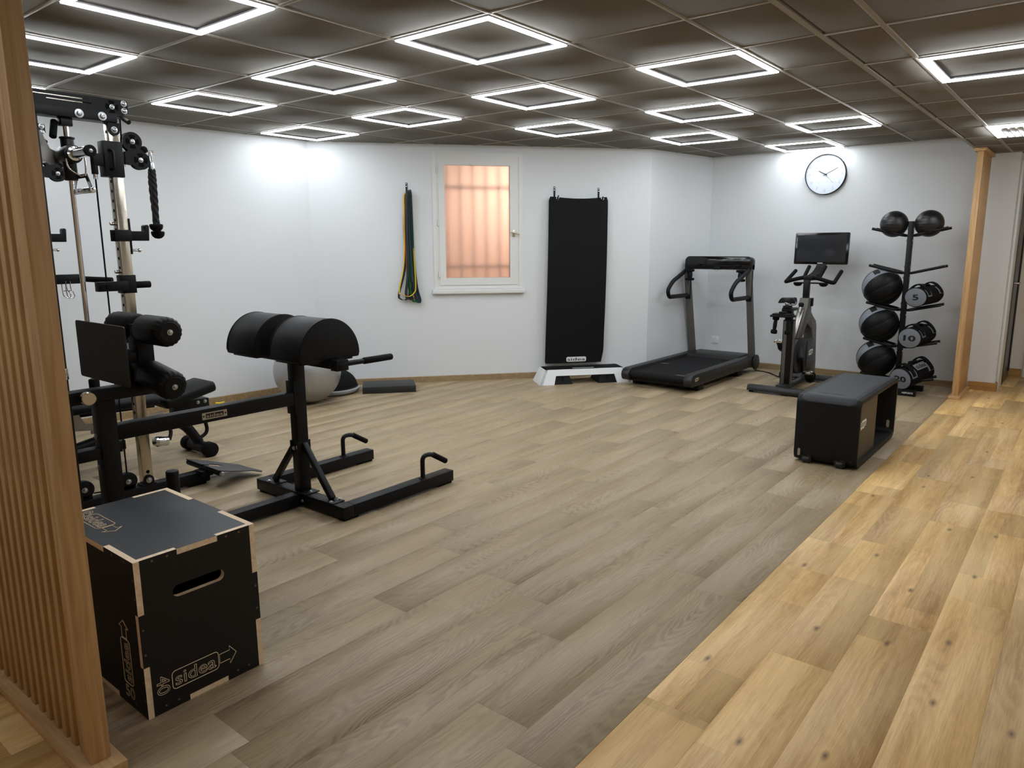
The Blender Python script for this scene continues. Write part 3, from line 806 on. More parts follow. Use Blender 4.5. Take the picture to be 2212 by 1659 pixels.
    cb = MB().box(-.905, -.085, -.338, -.282, .800, .836, b).build('pad_crossbar', M_BLK, t)
    MB().box(c-.13, c+.13, -.42, -.20, .826, .836, .001).build('pad_plate', M_BLK, cb)
    for x in (-.115, -.895):
        blk_ = MB().box(x-.026, x+.026, -.350, -.278, .796, .850, .002).build('handle_block', M_BLK, t)
        MB().cyl((x, -.28, .825), (x, -.13, .825), .0135).build('handle_tube', M_BLK, blk_)
        MB().cyl((x, -.165, .825), (x, .031, .825), .0175, bev=.006).build('grip', M_RUB, blk_)
        m = MB(); m.bolt((x-.02, -.35, .822), (0, -1, 0), .008); m.build('bolt', M_BLK2, blk_)
    # rear columns, sliding beam, foot plate, rollers
    rc = MB().box(c-.0345, c+.0345, -1.320, -1.246, .077, .757, b).build('rear_column', M_BLK, t)
    for z in (.60, .46): m = MB(); m.bolt((c-.012, -1.320, z), (0, -1, 0), .009); m.build('bolt', M_ZINC, rc)
    r2 = MB().box(c-.0345, c+.0345, -1.500, -1.416, .077, .757, b).build('rear_column', M_BLK, t)
    MB().box(c-.028, c+.028, -1.416, -1.320, .505, .555, .002).build('column_tie', M_BLK, r2)
    sb = MB().box(c-.036, c+.036, -1.62, -1.060, .757, .812, b).build('sliding_beam', M_BLK, t)
    k = MB().lathe([(0, 0), (.014, 0), (.014, .038), (.029, .040), (.029, .062), (.026, .065), (0, .065)], frame((c+.036, -1.372, .790), (0, 1, 0), (0, 0, 1)), 28).build('pop_pin_knob', M_CHB, sb)
    MB().box(c-.042, c+.042, -1.135, -1.062, .812, 1.075, b).build('roller_post', M_BLK, t)
    MB().box(c-.036, c+.036, -1.262, -1.135, .905, .955, .002).build('plate_arm', M_BLK, t)
    m = MB(); m.prism([rrect(c-.240, c+.240, .838, 1.090, .012, 3)], MXZ(-1.268), 0, -.007); m.build('foot_plate', mat('dull black steel sheet', (26, 26, 26), .6), t)
    for z in (1.052, .816):
        for s_ in (1, -1): roller('foot_roller', t, (c+s_*.030, -1.088, z+(.034 if z < 1 else 0)), (c+s_*.252, -1.088, z), .0645)
    # storage peg standing on the spine
    MB().cyl((c+.035, -1.03, .077), (c+.035, -1.03, .382), .0285, bev=.004, seg=28).build('band_peg', M_BLK, t)
ghd()
# ------------------------------------------------------------------ cable rack with Smith bar
def pulley(m, x, y, z, r, th=.016):
    """pulley cover in the YZ plane with four sector windows (dark pockets) - returned as separate meshes"""
def sector(cy_, cz_, r0, r1, a0, a1, n=6):
    o = [(cy_+r1*cos(a0+(a1-a0)*k/n), cz_+r1*sin(a0+(a1-a0)*k/n)) for k in range(n+1)]
    i = [(cy_+r0*cos(a1+(a0-a1)*k/n), cz_+r0*sin(a1+(a0-a1)*k/n)) for k in range(n+1)]
    return o+i
def sector_disc(par, x, cy_, cz_, r):
    """dark recessed sectors and a bolt on the +X side of a pulley cheek"""
    for k in range(4):
        a = k*pi/2+pi/4
        m = MB(); m.prism([sector(cy_, cz_, r*.36, r*.80, a-.52+pi/4, a+.52+pi/4)], MYZ(x), 0, .0012); m.build('pulley_window', M_HOLE, par)
    m = MB(); m.bolt((x, cy_, cz_), (1, 0, 0), .0085); m.build('bolt', M_ZINC, par)
def rack():
    t = thing('cable_rack', (-1.87, -1.05, 0), 'black and chrome cable rack with Smith bar behind the slat screen', 'power rack')
    b = .003
    def side(x, near):
        o = 1 if near else -1
        xf = x+.036                       # face towards the camera
        base = MB().box(x-.035, x+.035, -1.80, -.425, .012, .078, b).build('base_beam', M_BLK, t)
        for y in (-.50, -1.7): MB().box(x-.03, x+.03, y-.05, y+.05, 0, .012).build('rubber_foot', M_RUB, base)
        # perforated chrome upright
        yu0, yu1 = -.812, -.757
        u = MB().box(x-.027, x+.027, yu0, yu1, .078, 2.046, .003).build('chrome_upright', M_CHB, t)
        for k in range(34):
            z = .45+k*.05
            if 1.76 < z < 1.96 or z > 2.0: continue
            m = MB(); m.prism([circ(x, z, .0085, 14)], MXZ(yu0), 0, .0008); m.build('pin_hole', M_HOLE, u)
        m = MB(); m.prism([circ((yu0+yu1)/2, .155, .010, 14)], MYZ(x+.027), 0, .0008); m.build('pin_hole', M_HOLE, u)
        MB().box(x-.036, x+.036, yu0-.012, yu1+.012, .078, .086, .001).build('foot_flange', M_BLK, u)
        for z, zz in ((.108, .078), (2.010, 2.046)):
            lp = [( -.7845+.028*cos(a), z+.028*sin(a)) for a in [pi*k/14 for k in range(15)]] if z < 1 else [(-.7845+.028*cos(a), z+.028*sin(a)) for a in [pi+pi*k/14 for k in range(15)]]
            lp += [(-.8125, zz), (-.7565, zz)] if z < 1 else [(-.7565, zz), (-.8125, zz)]
            m = MB(); m.prism([lp], MYZ(x+.027), 0, .007); e = m.build('bolt_lug', M_BLK, u)
            m = MB(); m.bolt((x+.034, -.7845, z), (1, 0, 0), .011); m.build('bolt', M_ZINC, e)
        # rear upright, guide rod
        r = MB().box(x-.034, x+.034, -1.206, -1.136, .078, 2.046, b).build('rear_upright', M_BLK, t)
        MB().cyl((x+.01, -1.142-.035, .74), (x+.01, -1.142-.035, .80), .052, seg=28, bev=.004).build('collar', M_CHR, r)
        MB().box(x-.034, x+.034, -1.79, -1.72, .078, 2.046, b).build('rear_upright', M_BLK, t)
        g_ = MB().cyl((x, -1.003, .078), (x, -1.003, 2.05), .0125, seg=20).build('guide_rod', M_CHR, t)
        MB().cyl((x, -1.003, .078), (x, -1.003, .14), .024, bev=.003).build('rod_socket', M_BLK, g_)
        MB().box(x-.022, x+.022, -1.03, -.976, 2.006, 2.046, .002).build('rod_socket', M_BLK, g_)
        MB().cyl((x, -1.003, .66), (x, -1.003, .72), .026, seg=24, bev=.006).build('rubber_stop', M_RUB, g_)
        # top beam: lower channel and slotted cheek plate
        tb = MB().box(x-.045, x+.045, -1.80, -.768, 2.046, 2.092, b).build('top_channel', M_BLK, t)
        for y in (-.951, -.842):
            m = MB(); m.lathe([(0, 0), (.021, 0), (.021, .0025), (.013, .003), (.013, .006), (.008, .010), (0, .011)], frame((x+.045, y, 2.069), (0, 1, 0), (0, 0, 1)), 20); m.build('bolt', M_ZINC, tb)
        lp = [(-1.80, 2.092), (-.765, 2.092), (-.742, 2.080), (-.715, 2.098), (-.703, 2.112), (-.703, 2.155), (-.709, 2.163), (-1.80, 2.163)]
        def slot(y0, y1, z): return [(y0, z-.0035), (y1, z-.0035), (y1+.004, z), (y1, z+.0035), (y0, z+.0035), (y0-.004, z)]
        m = MB(); m.prism([lp, slot(-1.26, -.885, 2.146), slot(-1.085, -.883, 2.128)], MYZ(x+.024), 0, .006); cp = m.build('cheek_plate', M_BLK, t)
        m = MB(); m.prism([lp], MYZ(x-.030), 0, .006); m.build('cheek_plate', M_BLK, t)
        MB().box(x-.022, x+.022, -1.75, -.92, 2.098, 2.155).build('pulley_bar', M_CHB, cp)
        sector_disc(cp, x+.0302, -.783, 2.124, .040)
        for yy, zz in ((-.723, 2.148), (-.723, 2.112)): m = MB(); m.bolt((x+.030, yy, zz), (1, 0, 0), .0105); m.build('bolt', M_ZINC, cp)
        MB().cyl((x+.012, -.735, 2.084), (x+.07, -.722, 2.050), .0125, seg=20, bev=.002).build('chin_handle', M_BLK2, t)
        # pulley carriage on the upright
        cr = MB().box(x-.036, x+.036, -.848, -.752, 1.772, 1.952, .003).build('pulley_carriage', M_BLK, t)
        MB().tube(fillet([(x+.036, -.824, 1.905), (x+.058, -.812, 1.905), (x+.058, -.812, 1.81), (x+.036, -.824, 1.81)], .012, 5), .007, 10).build('pull_handle', M_BLK2, cr)
        MB().box(x-.012, x+.03, -.90, -.848, 1.825, 1.885, .003).build('cable_bracket', M_BLK, cr)
        MB().cyl((x+.012, -.892, 1.78), (x+.012, -.892, 1.885), .016, seg=20, bev=.003).build('cable_ferrule', M_BLK2, cr)
        MB().cyl((x+.012, -.892, 1.755), (x+.012, -.892, 1.79), .010, seg=16).build('ferrule_ring', M_CHR, cr)
        # swivel head with two pulleys
        c1, c2, R_ = (-.690, 1.962), (-.655, 1.870), .050
        head = []
        for k in range(31):
            a = radians(-40+ (205)*k/30); head.append((c1[0]+R_*cos(a), c1[1]+R_*sin(a)))
        head += [(-.742, 1.945), (-.715, 1.915), (-.735, 1.905), (-.735, 1.845), (-.690, 1.842)]
        for k in range(26):
            a = radians(215+(175)*k/25); head.append((c2[0]+R_*cos(a), c2[1]+R_*sin(a)))
        hd = None
        for xs in (x+.012, x-.018):
            m = MB(); m.prism([head], MYZ(xs), 0, .006); e = m.build('pulley_cheek', M_BLK, t); hd = hd or e
        m = MB(); m.cyl((x-.012, c1[0], c1[1]), (x+.012, c1[0], c1[1]), .047, seg=32); m.cyl((x-.012, c2[0], c2[1]), (x+.012, c2[0], c2[1]), .047, seg=32); m.build('pulley_wheel', M_PLAS, hd)
        sector_disc(hd, x+.0182, c1[0], c1[1], .044); sector_disc(hd, x+.0182, c2[0], c2[1], .044)
        hb = MB().box(x-.012, x+.012, -.752, -.728, 1.845, 1.905, .002).build('swivel_hinge', M_BLK2, hd)
        for z in (1.912, 1.838): m = MB(); m.cyl((x-.008, -.738, z-.006), (x-.008, -.738, z+.006), .011, seg=12); m.build('hinge_nut', M_ZINC, hb)
        MB().sphere((x, -.626, 1.928), .0195, 20, 14).build('cable_stop', M_RUB, hd)
        # cables
        cb = MB(); cb.tube([(x+.012, -.892, 1.76), (x+.012, -.892, .17)], .0042, 8); cb.build('cable', M_RUB, t)
        cb = MB(); cb.tube([(x, -.735, 2.09), (x, -.738, 1.97)], .0042, 8); cb.build('cable', M_RUB, t)
        for y, z in ((-.890, .123), (-1.115, .133)):
            d_ = MB(); d_.cyl((x-.012, y, z), (x+.020, y, z), .050, seg=36, bev=.004); dd = d_.build('low_pulley', M_PLAS, t)
            m = MB(); m.bolt((x+.020, y, z), (1, 0, 0), .010); m.build('bolt', M_ZINC, dd)
            MB().box(x-.02, x+.02, y-.035, y+.035, .078, .10, .002).build('pulley_foot', M_BLK, dd)
        MB().tube([(x, -1.065, .10), (x, -.95, .088), (x, -.91, .09)], .004, 8).build('cable', M_RUB, t)
        # J-hook
        jx = x
        m = MB(); m.box(jx-.030, jx+.030, -.757, -.748, 1.372, 1.560, .0015); m.box(jx-.034, jx-.028, -.83, -.748, 1.44, 1.50, .001); m.box(jx+.028, jx+.034, -.83, -.748, 1.44, 1.50, .001)
        j = m.build('j_hook', M_BLK, t)
        tip = [(-.748, 1.443), (-.652, 1.443), (-.648, 1.50)]+[(-.658+.011*cos(a), 1.518+.011*sin(a)) for a in [pi*k/8 for k in range(9)]]+[(-.670, 1.494), (-.748, 1.494)]
        m = MB(); m.prism([tip], MYZ(jx-.024), 0, .048, bev=.0015); m.build('hook_arm', M_BLK, j)
        m = MB(); m.cyl((jx, -.748, 1.392), (jx, -.70, 1.392), .0065, seg=12); m.sphere((jx, -.700, 1.392), .011, 14, 10); m.build('lock_pin', M_CHR, j)
        # safety / dip handle
        dz = 1.206
        sx = 0 if near else .10
        br = MB().box(x-.032, x+.032, -.822, -.747, dz-.042, dz+.055, .002).build('dip_bracket', M_BLK, t)
        MB().box(x+.018, x+.062, -.955 if near else -.70, -.80 if near else -.58, dz-.026, dz+.024, .002).build('dip_arm', M_BLK, br) if near else MB().box(x-.01, x+.05, -.757, -.60, dz-.03, dz+.03, .002).build('dip_arm', M_BLK, br)
        m = MB()
        if near: m.cyl((x, -.75, dz), (x, -.66, dz), .0185, bev=.003)
        else: m.cyl((x+.03, -.61, dz), (x+.20, -.47, dz-.01), .0185, bev=.003)
        m.build('dip_handle', M_RUB, br)
        if near:
            for yy in (-.935, -.905): m = MB(); m.cyl((x+.062, yy, dz), (x+.070, yy, dz), .012, seg=14); m.build('plug', M_RUB, br)
        for z in (1.532, 1.279): m = MB(); m.cyl((x-.004, -.838, z), (x-.004, -.812, z), .0095, seg=14, bev=.002); m.build('detent_pin', M_CHR, t)
        # Smith carriage
        sl = MB().cyl((x, -1.003, 1.742), (x, -1.003, 1.952), .031, seg=28, bev=.004).build('smith_slider', M_BLK2, t)
        MB().lathe([(.031, 0), (.035, .004), (.035, .010), (.031, .012)], MX.Translation((x, -1.003, 1.942)), 28).build('slider_ring', M_PLAS, sl)
        MB().cyl((x-.06, -1.003, 1.868), (x+.062, -1.003, 1.868), .046, seg=32, bev=.008).build('smith_hub', M_BLK2, sl)
        return u
    side(-1.31, True); side(-2.44, False)
    # Smith bar, sleeve and hook plates
    bar_ = MB().cyl((-2.44, -1.003, 1.868), (-1.31, -1.003, 1.868), .015, seg=20).build('smith_bar', M_CHR, t)
    m = MB(); m.cyl((-1.25, -1.003, 1.868), (-1.066, -1.003, 1.868), .0245, seg=32); m.lathe([(.0245, 0), (.034, .002), (.034, .014), (.0245, .016)], frame((-1.248, -1.003, 1.868), (0, 1, 0), (0, 0, 1)), 32); m.build('plate_sleeve', M_CHR, bar_)
    m = MB(); m.cyl((-1.068, -1.003, 1.868), (-1.045, -1.003, 1.868), .0275, seg=32, bev=.004); ec = m.build('sleeve_cap', M_RUB, bar_)
    m = MB(); m.bolt((-1.045, -1.003, 1.868), (1, 0, 0), .006); m.build('bolt', M_ZINC, bar_)
    m = MB(); m.prism([[(-1.12, 1.99), (-1.09, 1.985), (-1.055, 1.90), (-1.02, 1.885), (-1.02, 1.83), (-1.06, 1.82), (-1.10, 1.85), (-1.125, 1.90)]], MYZ(-1.40), 0, .008); m.build('bar_hook', M_STEEL, bar_)
    for y in (-1.178, -1.755): MB().box(-2.44, -1.31, y-.03, y+.03, 1.985, 2.045, b).build('cross_beam', M_BLK, t)
    MB().box(-2.44, -1.31, -1.79, -1.72, .012, .078, b).build('cross_beam', M_BLK, t)
    MB().cyl((-1.33, -1.045, 2.028), (-1.285, -1.075, 1.945), .0165, seg=20, bev=.003).build('chin_handle', M_RUB, t)
    # folding diamond-plate foot board at the front end of the near base beam
    px, py, pz = -1.27, -.455, .100
    fp = MB().box(px-.045, px+.035, -.50, -.425, .055, .090, .002).build('foot_board_hinge', M_BLK, t)
    MB().cyl((px-.185, py, pz), (px+.185, py, pz), .018, seg=18).build('hinge_tube', M_BLK, fp)
    for x in (px-.195, px+.19): m = MB(); m.bolt((x, py, pz), (1 if x > px else -1, 0, 0), .011); m.build('bolt', M_ZINC, fp)
    def FB(u, v): return V((px+u, py+v*.98, pz+.012-v*.30))
    def plate(loop):
        Mf = frame((px, py, pz+.014), (1, 0, 0), (0, .956, -.292)); m = MB(); m.prism([loop], Mf, 0, .005); return m
    b2 = NT('checker plate'); tc = b2.n('ShaderNodeTexCoord'); vo = b2.n('ShaderNodeTexVoronoi'); vo.inputs['Scale'].default_value = 60; vo.inputs['Randomness'].default_value = .2
    b2.l(tc.outputs['Object'], vo.inputs['Vector']); b2.bump(vo.outputs['Distance'], .8, .002); b2.p.inputs['Base Color'].default_value = lin((38, 38, 40)); b2.p.inputs['Roughness'].default_value = .45
    plate([(-.19, -.02), (-.01, -.02), (-.01, .03), (-.045, .05), (-.045, .10), (-.03, .11), (-.03, .29), (-.10, .29), (-.115, .25), (-.19, .06)]).build('foot_board', b2.m, fp)
    plate([(.03, -.02), (.19, -.02), (.19, .06), (.115, .25), (.14, .30), (.10, .33), (-.024, .29), (-.024, .12), (.02, .10), (.03, .06)]).build('foot_board', b2.m, fp)
    return t
rack()

def chain_link(m, pts, r=.0022): m.tube(spline(pts, 6, True), r, 8, closed=True)
# triceps rope hanging from the near pulley
def rope():
    x, y = -1.31, -.590
    t = thing('triceps_rope', (x, y, 1.47), 'black braided triceps rope hanging from the chrome upright pulley', 'cable handle')
    m = MB(); m.cyl((x, -.607, 1.922), (x, -.575, 1.922), .0055, seg=12); m.tube(spline([(x, -.594, 1.926), (x, -.588, 1.895), (x, -.592, 1.858), (x, -.600, 1.895)], 6, True), .0035, 8, closed=True); m.build('carabiner', M_CHR, t)
    m = MB(); m.lathe([(.010, 0), (.015, .004), (.016, .034), (.012, .048), (.006, .052)], MX.Translation((x, -.592, 1.815)), 20); m.build('rope_ferrule', M_ZINC, t)
    for (x1, y1, z1, dx) in ((x+.012, -.602, 1.530, .010), (x-.022, -.580, 1.492, -.012)):
        pts = spline([(x+dx*.4, -.592, 1.825), (x+dx, -.594, 1.76), (x1, (y1-.592)/2, (1.76+z1)/2), (x1, y1, z1)], 10)
        base = pts; strands = []
        for k in range(3):
            m = MB(60); pp = []
            L = len(base)
            for i, p in enumerate(base):
                a = i*.62+k*2*pi/3; pp.append(p+V((cos(a), sin(a), 0))*.0075)
            m.tube(pp, .0105, 10); strands.append(m.build('rope_strand', mat('black rope', (24, 24, 25), .7, bump=.6, bscale=260), t))
        m = MB(60); m.lathe([(0, .004), (.030, .004), (.035, 0), (.035, -.008), (.031, -.022), (.018, -.034), (0, -.038)], frame((x1, y1, z1), (1, 0, .0), (0, 1, 0)), 28); m.build('rope_knob', M_RUB, t)
rope()
# chrome close-grip handle hanging from the Smith sleeve
def vhandle():
    cx0 = -1.232
    t = thing('close_grip_handle', (cx0, -1.0, 1.66), 'chrome close-grip cable handle hanging under the Smith bar sleeve', 'cable handle')
    for s_ in (-1, 1):
        m = MB(); m.tube(spline([(cx0+.012*s_, -1.003, 1.899), (cx0+.02*s_, -1.003+s_*.031, 1.866), (cx0+.025*s_, -1.0+s_*.030, 1.80), (cx0+.025*s_, -.975, 1.762)], 6), .0042, 8); m.build('carabiner', M_CHR, t)
    m = MB(); o_ = [(-.070, 1.772), (.070, 1.772), (.118, 1.702), (.118, 1.680), (-.118, 1.680), (-.118, 1.702)]; i_ = [(-.052, 1.752), (.052, 1.752), (.090, 1.694), (-.090, 1.694)]
    m.prism([[(cx0-.035+a, b) for a, b in o_], [(cx0-.035+a, b) for a, b in i_]], MXZ(-.972), -.002, .002); m.build('handle_plate', M_CHR, t)
    MB().cyl((cx0-.035-.125, -.972, 1.690), (cx0-.035+.125, -.972, 1.690), .0145, seg=20, bev=.002).build('grip_bar', M_CHR, t)
vhandle()
# spring clips hung on the far dip arm
def clips():
    for k, (dx, dy) in enumerate(((0, 0), (.03, .012))):
        m = MB(); x, y = -2.40+dx, -.70+dy
        m.tube(spline([(x, y-.014, 1.195), (x, y-.016, 1.15), (x, y-.010, 1.10), (x, y+.018, 1.085), (x, y+.030, 1.105), (x, y+.012, 1.15), (x, y+.012, 1.195)], 6), .003, 8)
        m.tube(spline([(x, y-.01, 1.13), (x, y+.02, 1.135), (x, y+.025, 1.12)], 5), .0025, 8)
        single(m, 'snap_hook', M_CHR, ('chrome snap hook on the far dip arm, left one of the pair', 'chrome snap hook on the far dip arm, right one of the pair')[k], 'snap hook', (x, y, 1.09), 'snap hooks on the rack')
clips()

# ------------------------------------------------------------------ adjustable bench behind the rack
def bench():
    c = -1.945
    t = thing('adjustable_bench', (c, -.55, 0), 'black padded adjustable bench with tube foot standing inside the rack', 'exercise bench')
    f = MB().cyl((c-.165, -.135, .050), (c+.165, -.135, .050), .040, seg=28).build('front_foot', M_BLK, t)
    for s_ in (-1, 1): MB().cyl((c+s_*.11, -.135, .050), (c+s_*.172, -.135, .050), .050, seg=30, bev=.005).build('foot_cap', M_RUB, f)
    MB().tube(fillet([(c, -.135, .075), (c, -.235, .245), (c, -.45, .285), (c, -1.05, .17), (c, -1.15, .06)], .10, 8), .034, 18).build('spine', M_BLK, t)
    MB().tube(fillet([(c+.012, -.150, .10), (c+.012, -.070, .135), (c+.012, -.085, .235), (c+.012, -.19, .235)], .04, 6), .0125, 12).build('carry_handle', M_BLK, t)
    rf = MB().cyl((c-.22, -1.15, .045), (c+.22, -1.15, .045), .034, seg=24).build('rear_foot', M_BLK, t)
    for s_ in (-1, 1): MB().cyl((c+s_*.22, -1.15, .045), (c+s_*.26, -1.15, .045), .045, seg=28, bev=.006).build('wheel', M_RUB, rf)
    def pad(name, y0, y1, z0, z1, w0, w1, th=.060):
        d = V((0, y1-y0, z1-z0)); L = d.length; M = frame((c, y0, z0), d, V((-1, 0, 0)))
        pts = [(0, -w0/2), (L, -w1/2), (L, w1/2), (0, w0/2)]
        m = MB(55); n = 14
        lp = []
        rr = .035
        P = [V((p[0], p[1], 0)) for p in pts]
        for i in range(4):
            a, b_, c_ = P[i-1], P[i], P[(i+1) % 4]; u1 = (a-b_).normalized(); u2 = (c_-b_).normalized()
            for k in range(6):
                tt = k/5; q = (b_+u1*rr)*(1-tt)**2+b_*2*tt*(1-tt)+(b_+u2*rr)*tt*tt; lp.append((q.x, q.y))
        m.prism([lp], M, -th/2, th/2, bev=.022); return m.build(name, M_VIN, t)
    pad('seat_pad', -.40, -.045, .400, .478, .27, .28, .072); pad('back_pad', -1.15, -.425, .470, .440, .27, .29)
    MB().box(c-.045, c+.045, -.30, -.06, .28, .385, .004).build('seat_bracket', M_BLK, t)
    MB().bar((c, -1.0, .42), (c, -.42, .40), .05, .045, bev=.003).build('back_frame', M_BLK, t)
    m = MB(); m.tube([(c+.14, -.07, .36), (c+.14, -.04, .352), (c+.145, -.005, .356)], [.007, .008, .006], 10); m.build('yellow_lever', M_YELP, t, 'yellow adjustment lever')
    for yy in (-.14, -.09): m = MB(); m.bolt((c+.045, yy, .365), (1, 0, 0), .008); m.build('bolt', M_ZINC, t)
    m = MB(); m.bar((c+.05, -.83, .30), (c+.05, -.38, .335), .012, .030, bev=.001); m.build('adjuster_rail', M_STEEL, t)
    m = MB(); m.cyl((c+.05, -.46, .16), (c+.05, -.37, .145), .032, seg=24, bev=.006); m.cyl((c+.05, -.44, .155), (c+.05, -.42, .152), .036, seg=24); m.build('ankle_roll_socket', M_CHR, t)
    MB().tube(fillet([(c, -.36, .29), (c+.03, -.33, .20), (c+.05, -.36, .15)], .04, 6), .012, 10).build('socket_stay', M_BLK, t)
    m = MB(); m.prism([[(-.98, .33), (-.74, .30), (-.72, .34), (-.86, .36), (-.90, .44), (-.95, .45)]], MYZ(c+.055), 0, .006); m.build('pivot_plate', M_STEEL, t)
bench()
# ------------------------------------------------------------------ emblem used by several machines: stepped banner with lettering
def emblem(par, M, w, mt, ground):
    h = w*.42
    lp = [(-w/2, -h*.22), (-w*.44, -h*.5), (-w*.22, -h*.5), (-w*.20, -h*.34), (-w*.12, -h*.34), (-w*.10, -h*.5), (w*.12, -h*.5), (w*.14, -h*.30), (w*.44, -h*.30), (w*.46, 0), (w/2, h*.05), (w/2, h*.36), (w*.44, h*.36), (w*.42, h*.5), (-w*.30, h*.5), (-w*.32, h*.34), (-w*.5, h*.34)]
    m = MB(); m.prism([lp], M, 0, .0006, smooth=False); e = m.build('emblem', mt, par)
    m = MB(); m.prism([[(-w*.42, -h*.20), (w*.42, -h*.16), (w*.42, h*.24), (-w*.42, h*.22)]], M, .0006, .0009, smooth=False); m.build('emblem_ground', ground, e)
    text('lettering', 'TECHNOGYM', M @ MX.Translation((0, h*.02, .0009)), w*.78, mt, e, .0004, h*.26, bold=.015)

def dumbbell(p0, p1, r, label, grp, cat='dumbbell', rh=None):
    p0 = V(p0); p1 = V(p1); d = (p1-p0).normalized(); L = (p1-p0).length
    t = thing('dumbbell', tuple((p0+p1)/2), label, cat, grp); x = d.orthogonal(); M = frame(p0, x, d.cross(x)); hd = L*.22
    for z in (0, L-hd):
        MB(50).lathe([(0, z), (r*.8, z), (r, z+hd*.2), (r, z+hd*.8), (r*.8, z+hd), (0, z+hd)], M, 20).build('head', M_RUB, t)
    MB(50).lathe([(r*.52, hd*.9), (r*.62, L/2), (r*.52, L-hd*.9)], M, 14).build('handle', M_BLK2, t)

# ------------------------------------------------------------------ treadmill
def treadmill():
    x0, x1 = -.885, -.115
    t = thing('treadmill', ((x0+x1)/2, 4.6, 0), 'dark grey treadmill with looped handrails in the wall corner', 'treadmill')
    rail = [(3.815, .062), (5.43, .062), (5.47, .10), (5.47, .150), (5.44, .182), (3.86, .182), (3.820, .174), (3.792, .152), (3.780, .124), (3.784, .094), (3.797, .074)]
    for xa, xb in ((x0, x0+.085), (x1-.085, x1)):
        m = MB(40); m.prism([rail], MYZ(xa), 0, xb-xa, bev=.006); r = m.build('side_rail', M_ANTH, t)
    emblem(r, frame((x1, 3.905, .128), (0, 1, 0), (0, 0, 1)), .085, mat('sand print', (186, 168, 128), .5), M_ANTH)
    # belt with front roll and deck underside
    bp = [(3.84, .082)]+[(3.846-.036*sin(a), .118-.036*cos(a)) for a in [pi*k/10 for k in range(11)]]+[(5.12, .156), (5.12, .082)]
    m = MB(50); m.prism([bp], MYZ(x0+.087), 0, x1-x0-.174); bl = m.build('running_belt', mat('ribbed belt', (26, 26, 27), .8, spec=.15, bump=.4, bscale=500), t)
    for y, x_ in ((3.87, x1-.16), (4.45, x0+.14)):
        m = MB(); m.box(x_-.045, x_+.045, y-.006, y+.006, .1545, .1560); m.box(x_-.035, x_+.055, y+.016, y+.022, .1545, .1560); m.build('belt_print', mat('belt lettering', (120, 112, 96), .7), bl)
    MB().box(x0+.03, x1-.03, 3.86, 5.40, .050, .085, .004).build('under_tray', M_BLK2, t)
    for xx in (x0+.02, x1-.14):
        for y in (3.98, 4.98):
            MB().box(xx, xx+.12, y, y+.14, 0, .062, .008).build('foot_block', M_PLAS, t)
    hood = [(5.10, .085), (5.10, .158), (5.13, .186), (5.44, .196), (5.475, .170), (5.475, .085)]
    m = MB(40); m.prism([hood], MYZ(x0+.086), 0, x1-x0-.172, bev=.004); hd = m.build('motor_hood', M_ANTH, t)
    text('lettering', 'TECHNOGYM', frame((-.50, 5.30, .1935), (1, 0, 0), (0, 1, .03)), .20, M_ANTL, hd, .0006, .022, bold=.01)
    # uprights with kink, console bridge
    def upr(xa, xb, name):
        cl_ = [(5.395, .050), (5.375, .20), (5.180, 1.060), (5.190, 1.11), (5.225, 1.165), (5.225, 1.20)]
        w_ = [.050, .045, .037, .037, .037, .030]
        L_ = [(y-w, z) for (y, z), w in zip(cl_, w_)]; R_ = [(y+w, z) for (y, z), w in zip(cl_, w_)]
        m = MB(40); m.prism([L_+R_[::-1]], MYZ(xa), 0, xb-xa, bev=.006); return m.build(name, M_ANTL, t)
    upr(x0, x0+.055, 'upright'); ur = upr(x1-.055, x1, 'upright')
    for x in (x0-.006, x1+.006):
        m = MB(); m.cyl((x-.012, 5.43, .105), (x+.012, 5.43, .105), .085, seg=36, bev=.006); m.build('pivot_cover', M_ANTH, t)
    def toprr(xa, xb, za, zb, r):
        return [(xa, za), (xb, za)]+[(xb-r+r*cos(k*pi/16), zb-r+r*sin(k*pi/16)) for k in range(9)]+[(xa+r+r*cos(pi/2+k*pi/16), zb-r+r*sin(pi/2+k*pi/16)) for k in range(9)]
    MC = frame((0, 5.150, 1.150), (1, 0, 0), (0, .10, 1))
    m = MB(40); m.prism([toprr(x0, x1, -.006, .134, .050)], MC, -.105, 0, bev=.006); co = m.build('console', M_BLK2, t)
    m = MB(); m.prism([toprr(x0+.014, x1-.014, .040, .128, .042)], MC, 0, .003, bev=.001); m.build('display', M_GLOSS, co)
    MB().box(-.66, -.34, 5.125, 5.16, 1.172, 1.181, .002).build('tablet_ledge', M_PLAS, co)
    for x in (-.72, -.26): MB().box(x-.03, x+.03, 5.118, 5.15, 1.176, 1.192, .003).build('rest_clip', M_PLAS, co)
    MB().box(-.53, -.45, 5.122, 5.158, 1.140, 1.170, .004).build('safety_key', M_PLAS, co)
    m = MB(); m.tube(spline([(-.515, 5.13, 1.142), (-.50, 5.128, 1.125), (-.475, 5.128, 1.128), (-.465, 5.13, 1.142)], 5), .002, 6); m.build('safety_cord', M_GPL, co)
    # D shaped handrails
    for x in (x0+.0275, x1-.0275):
        path = fillet([(x, 5.185, 1.150), (x, 5.02, 1.085), (x, 4.80, 1.010), (x, 4.695, .920), (x, 4.730, .845), (x, 5.235, .842)], .10, 8)
        sec = [(.0215*cos(a), .0235*sin(a)) for a in [2*pi*k/14 for k in range(14)]]
        m = MB(60); m.sweep(path, sec, up=(1, 0, 0)); h = m.build('handrail', M_PLAS, t)
        MB().box(x-.029, x+.029, 5.19, 5.225, .80, 1.13, .004).build('rail_mount', M_PLAS, h)
treadmill()
dumbbell((-.795, 5.10, 1.015), (-.795, 5.10, 1.140), .050, 'small black dumbbell hung under the left end of the treadmill console', 'dumbbells on the treadmill')
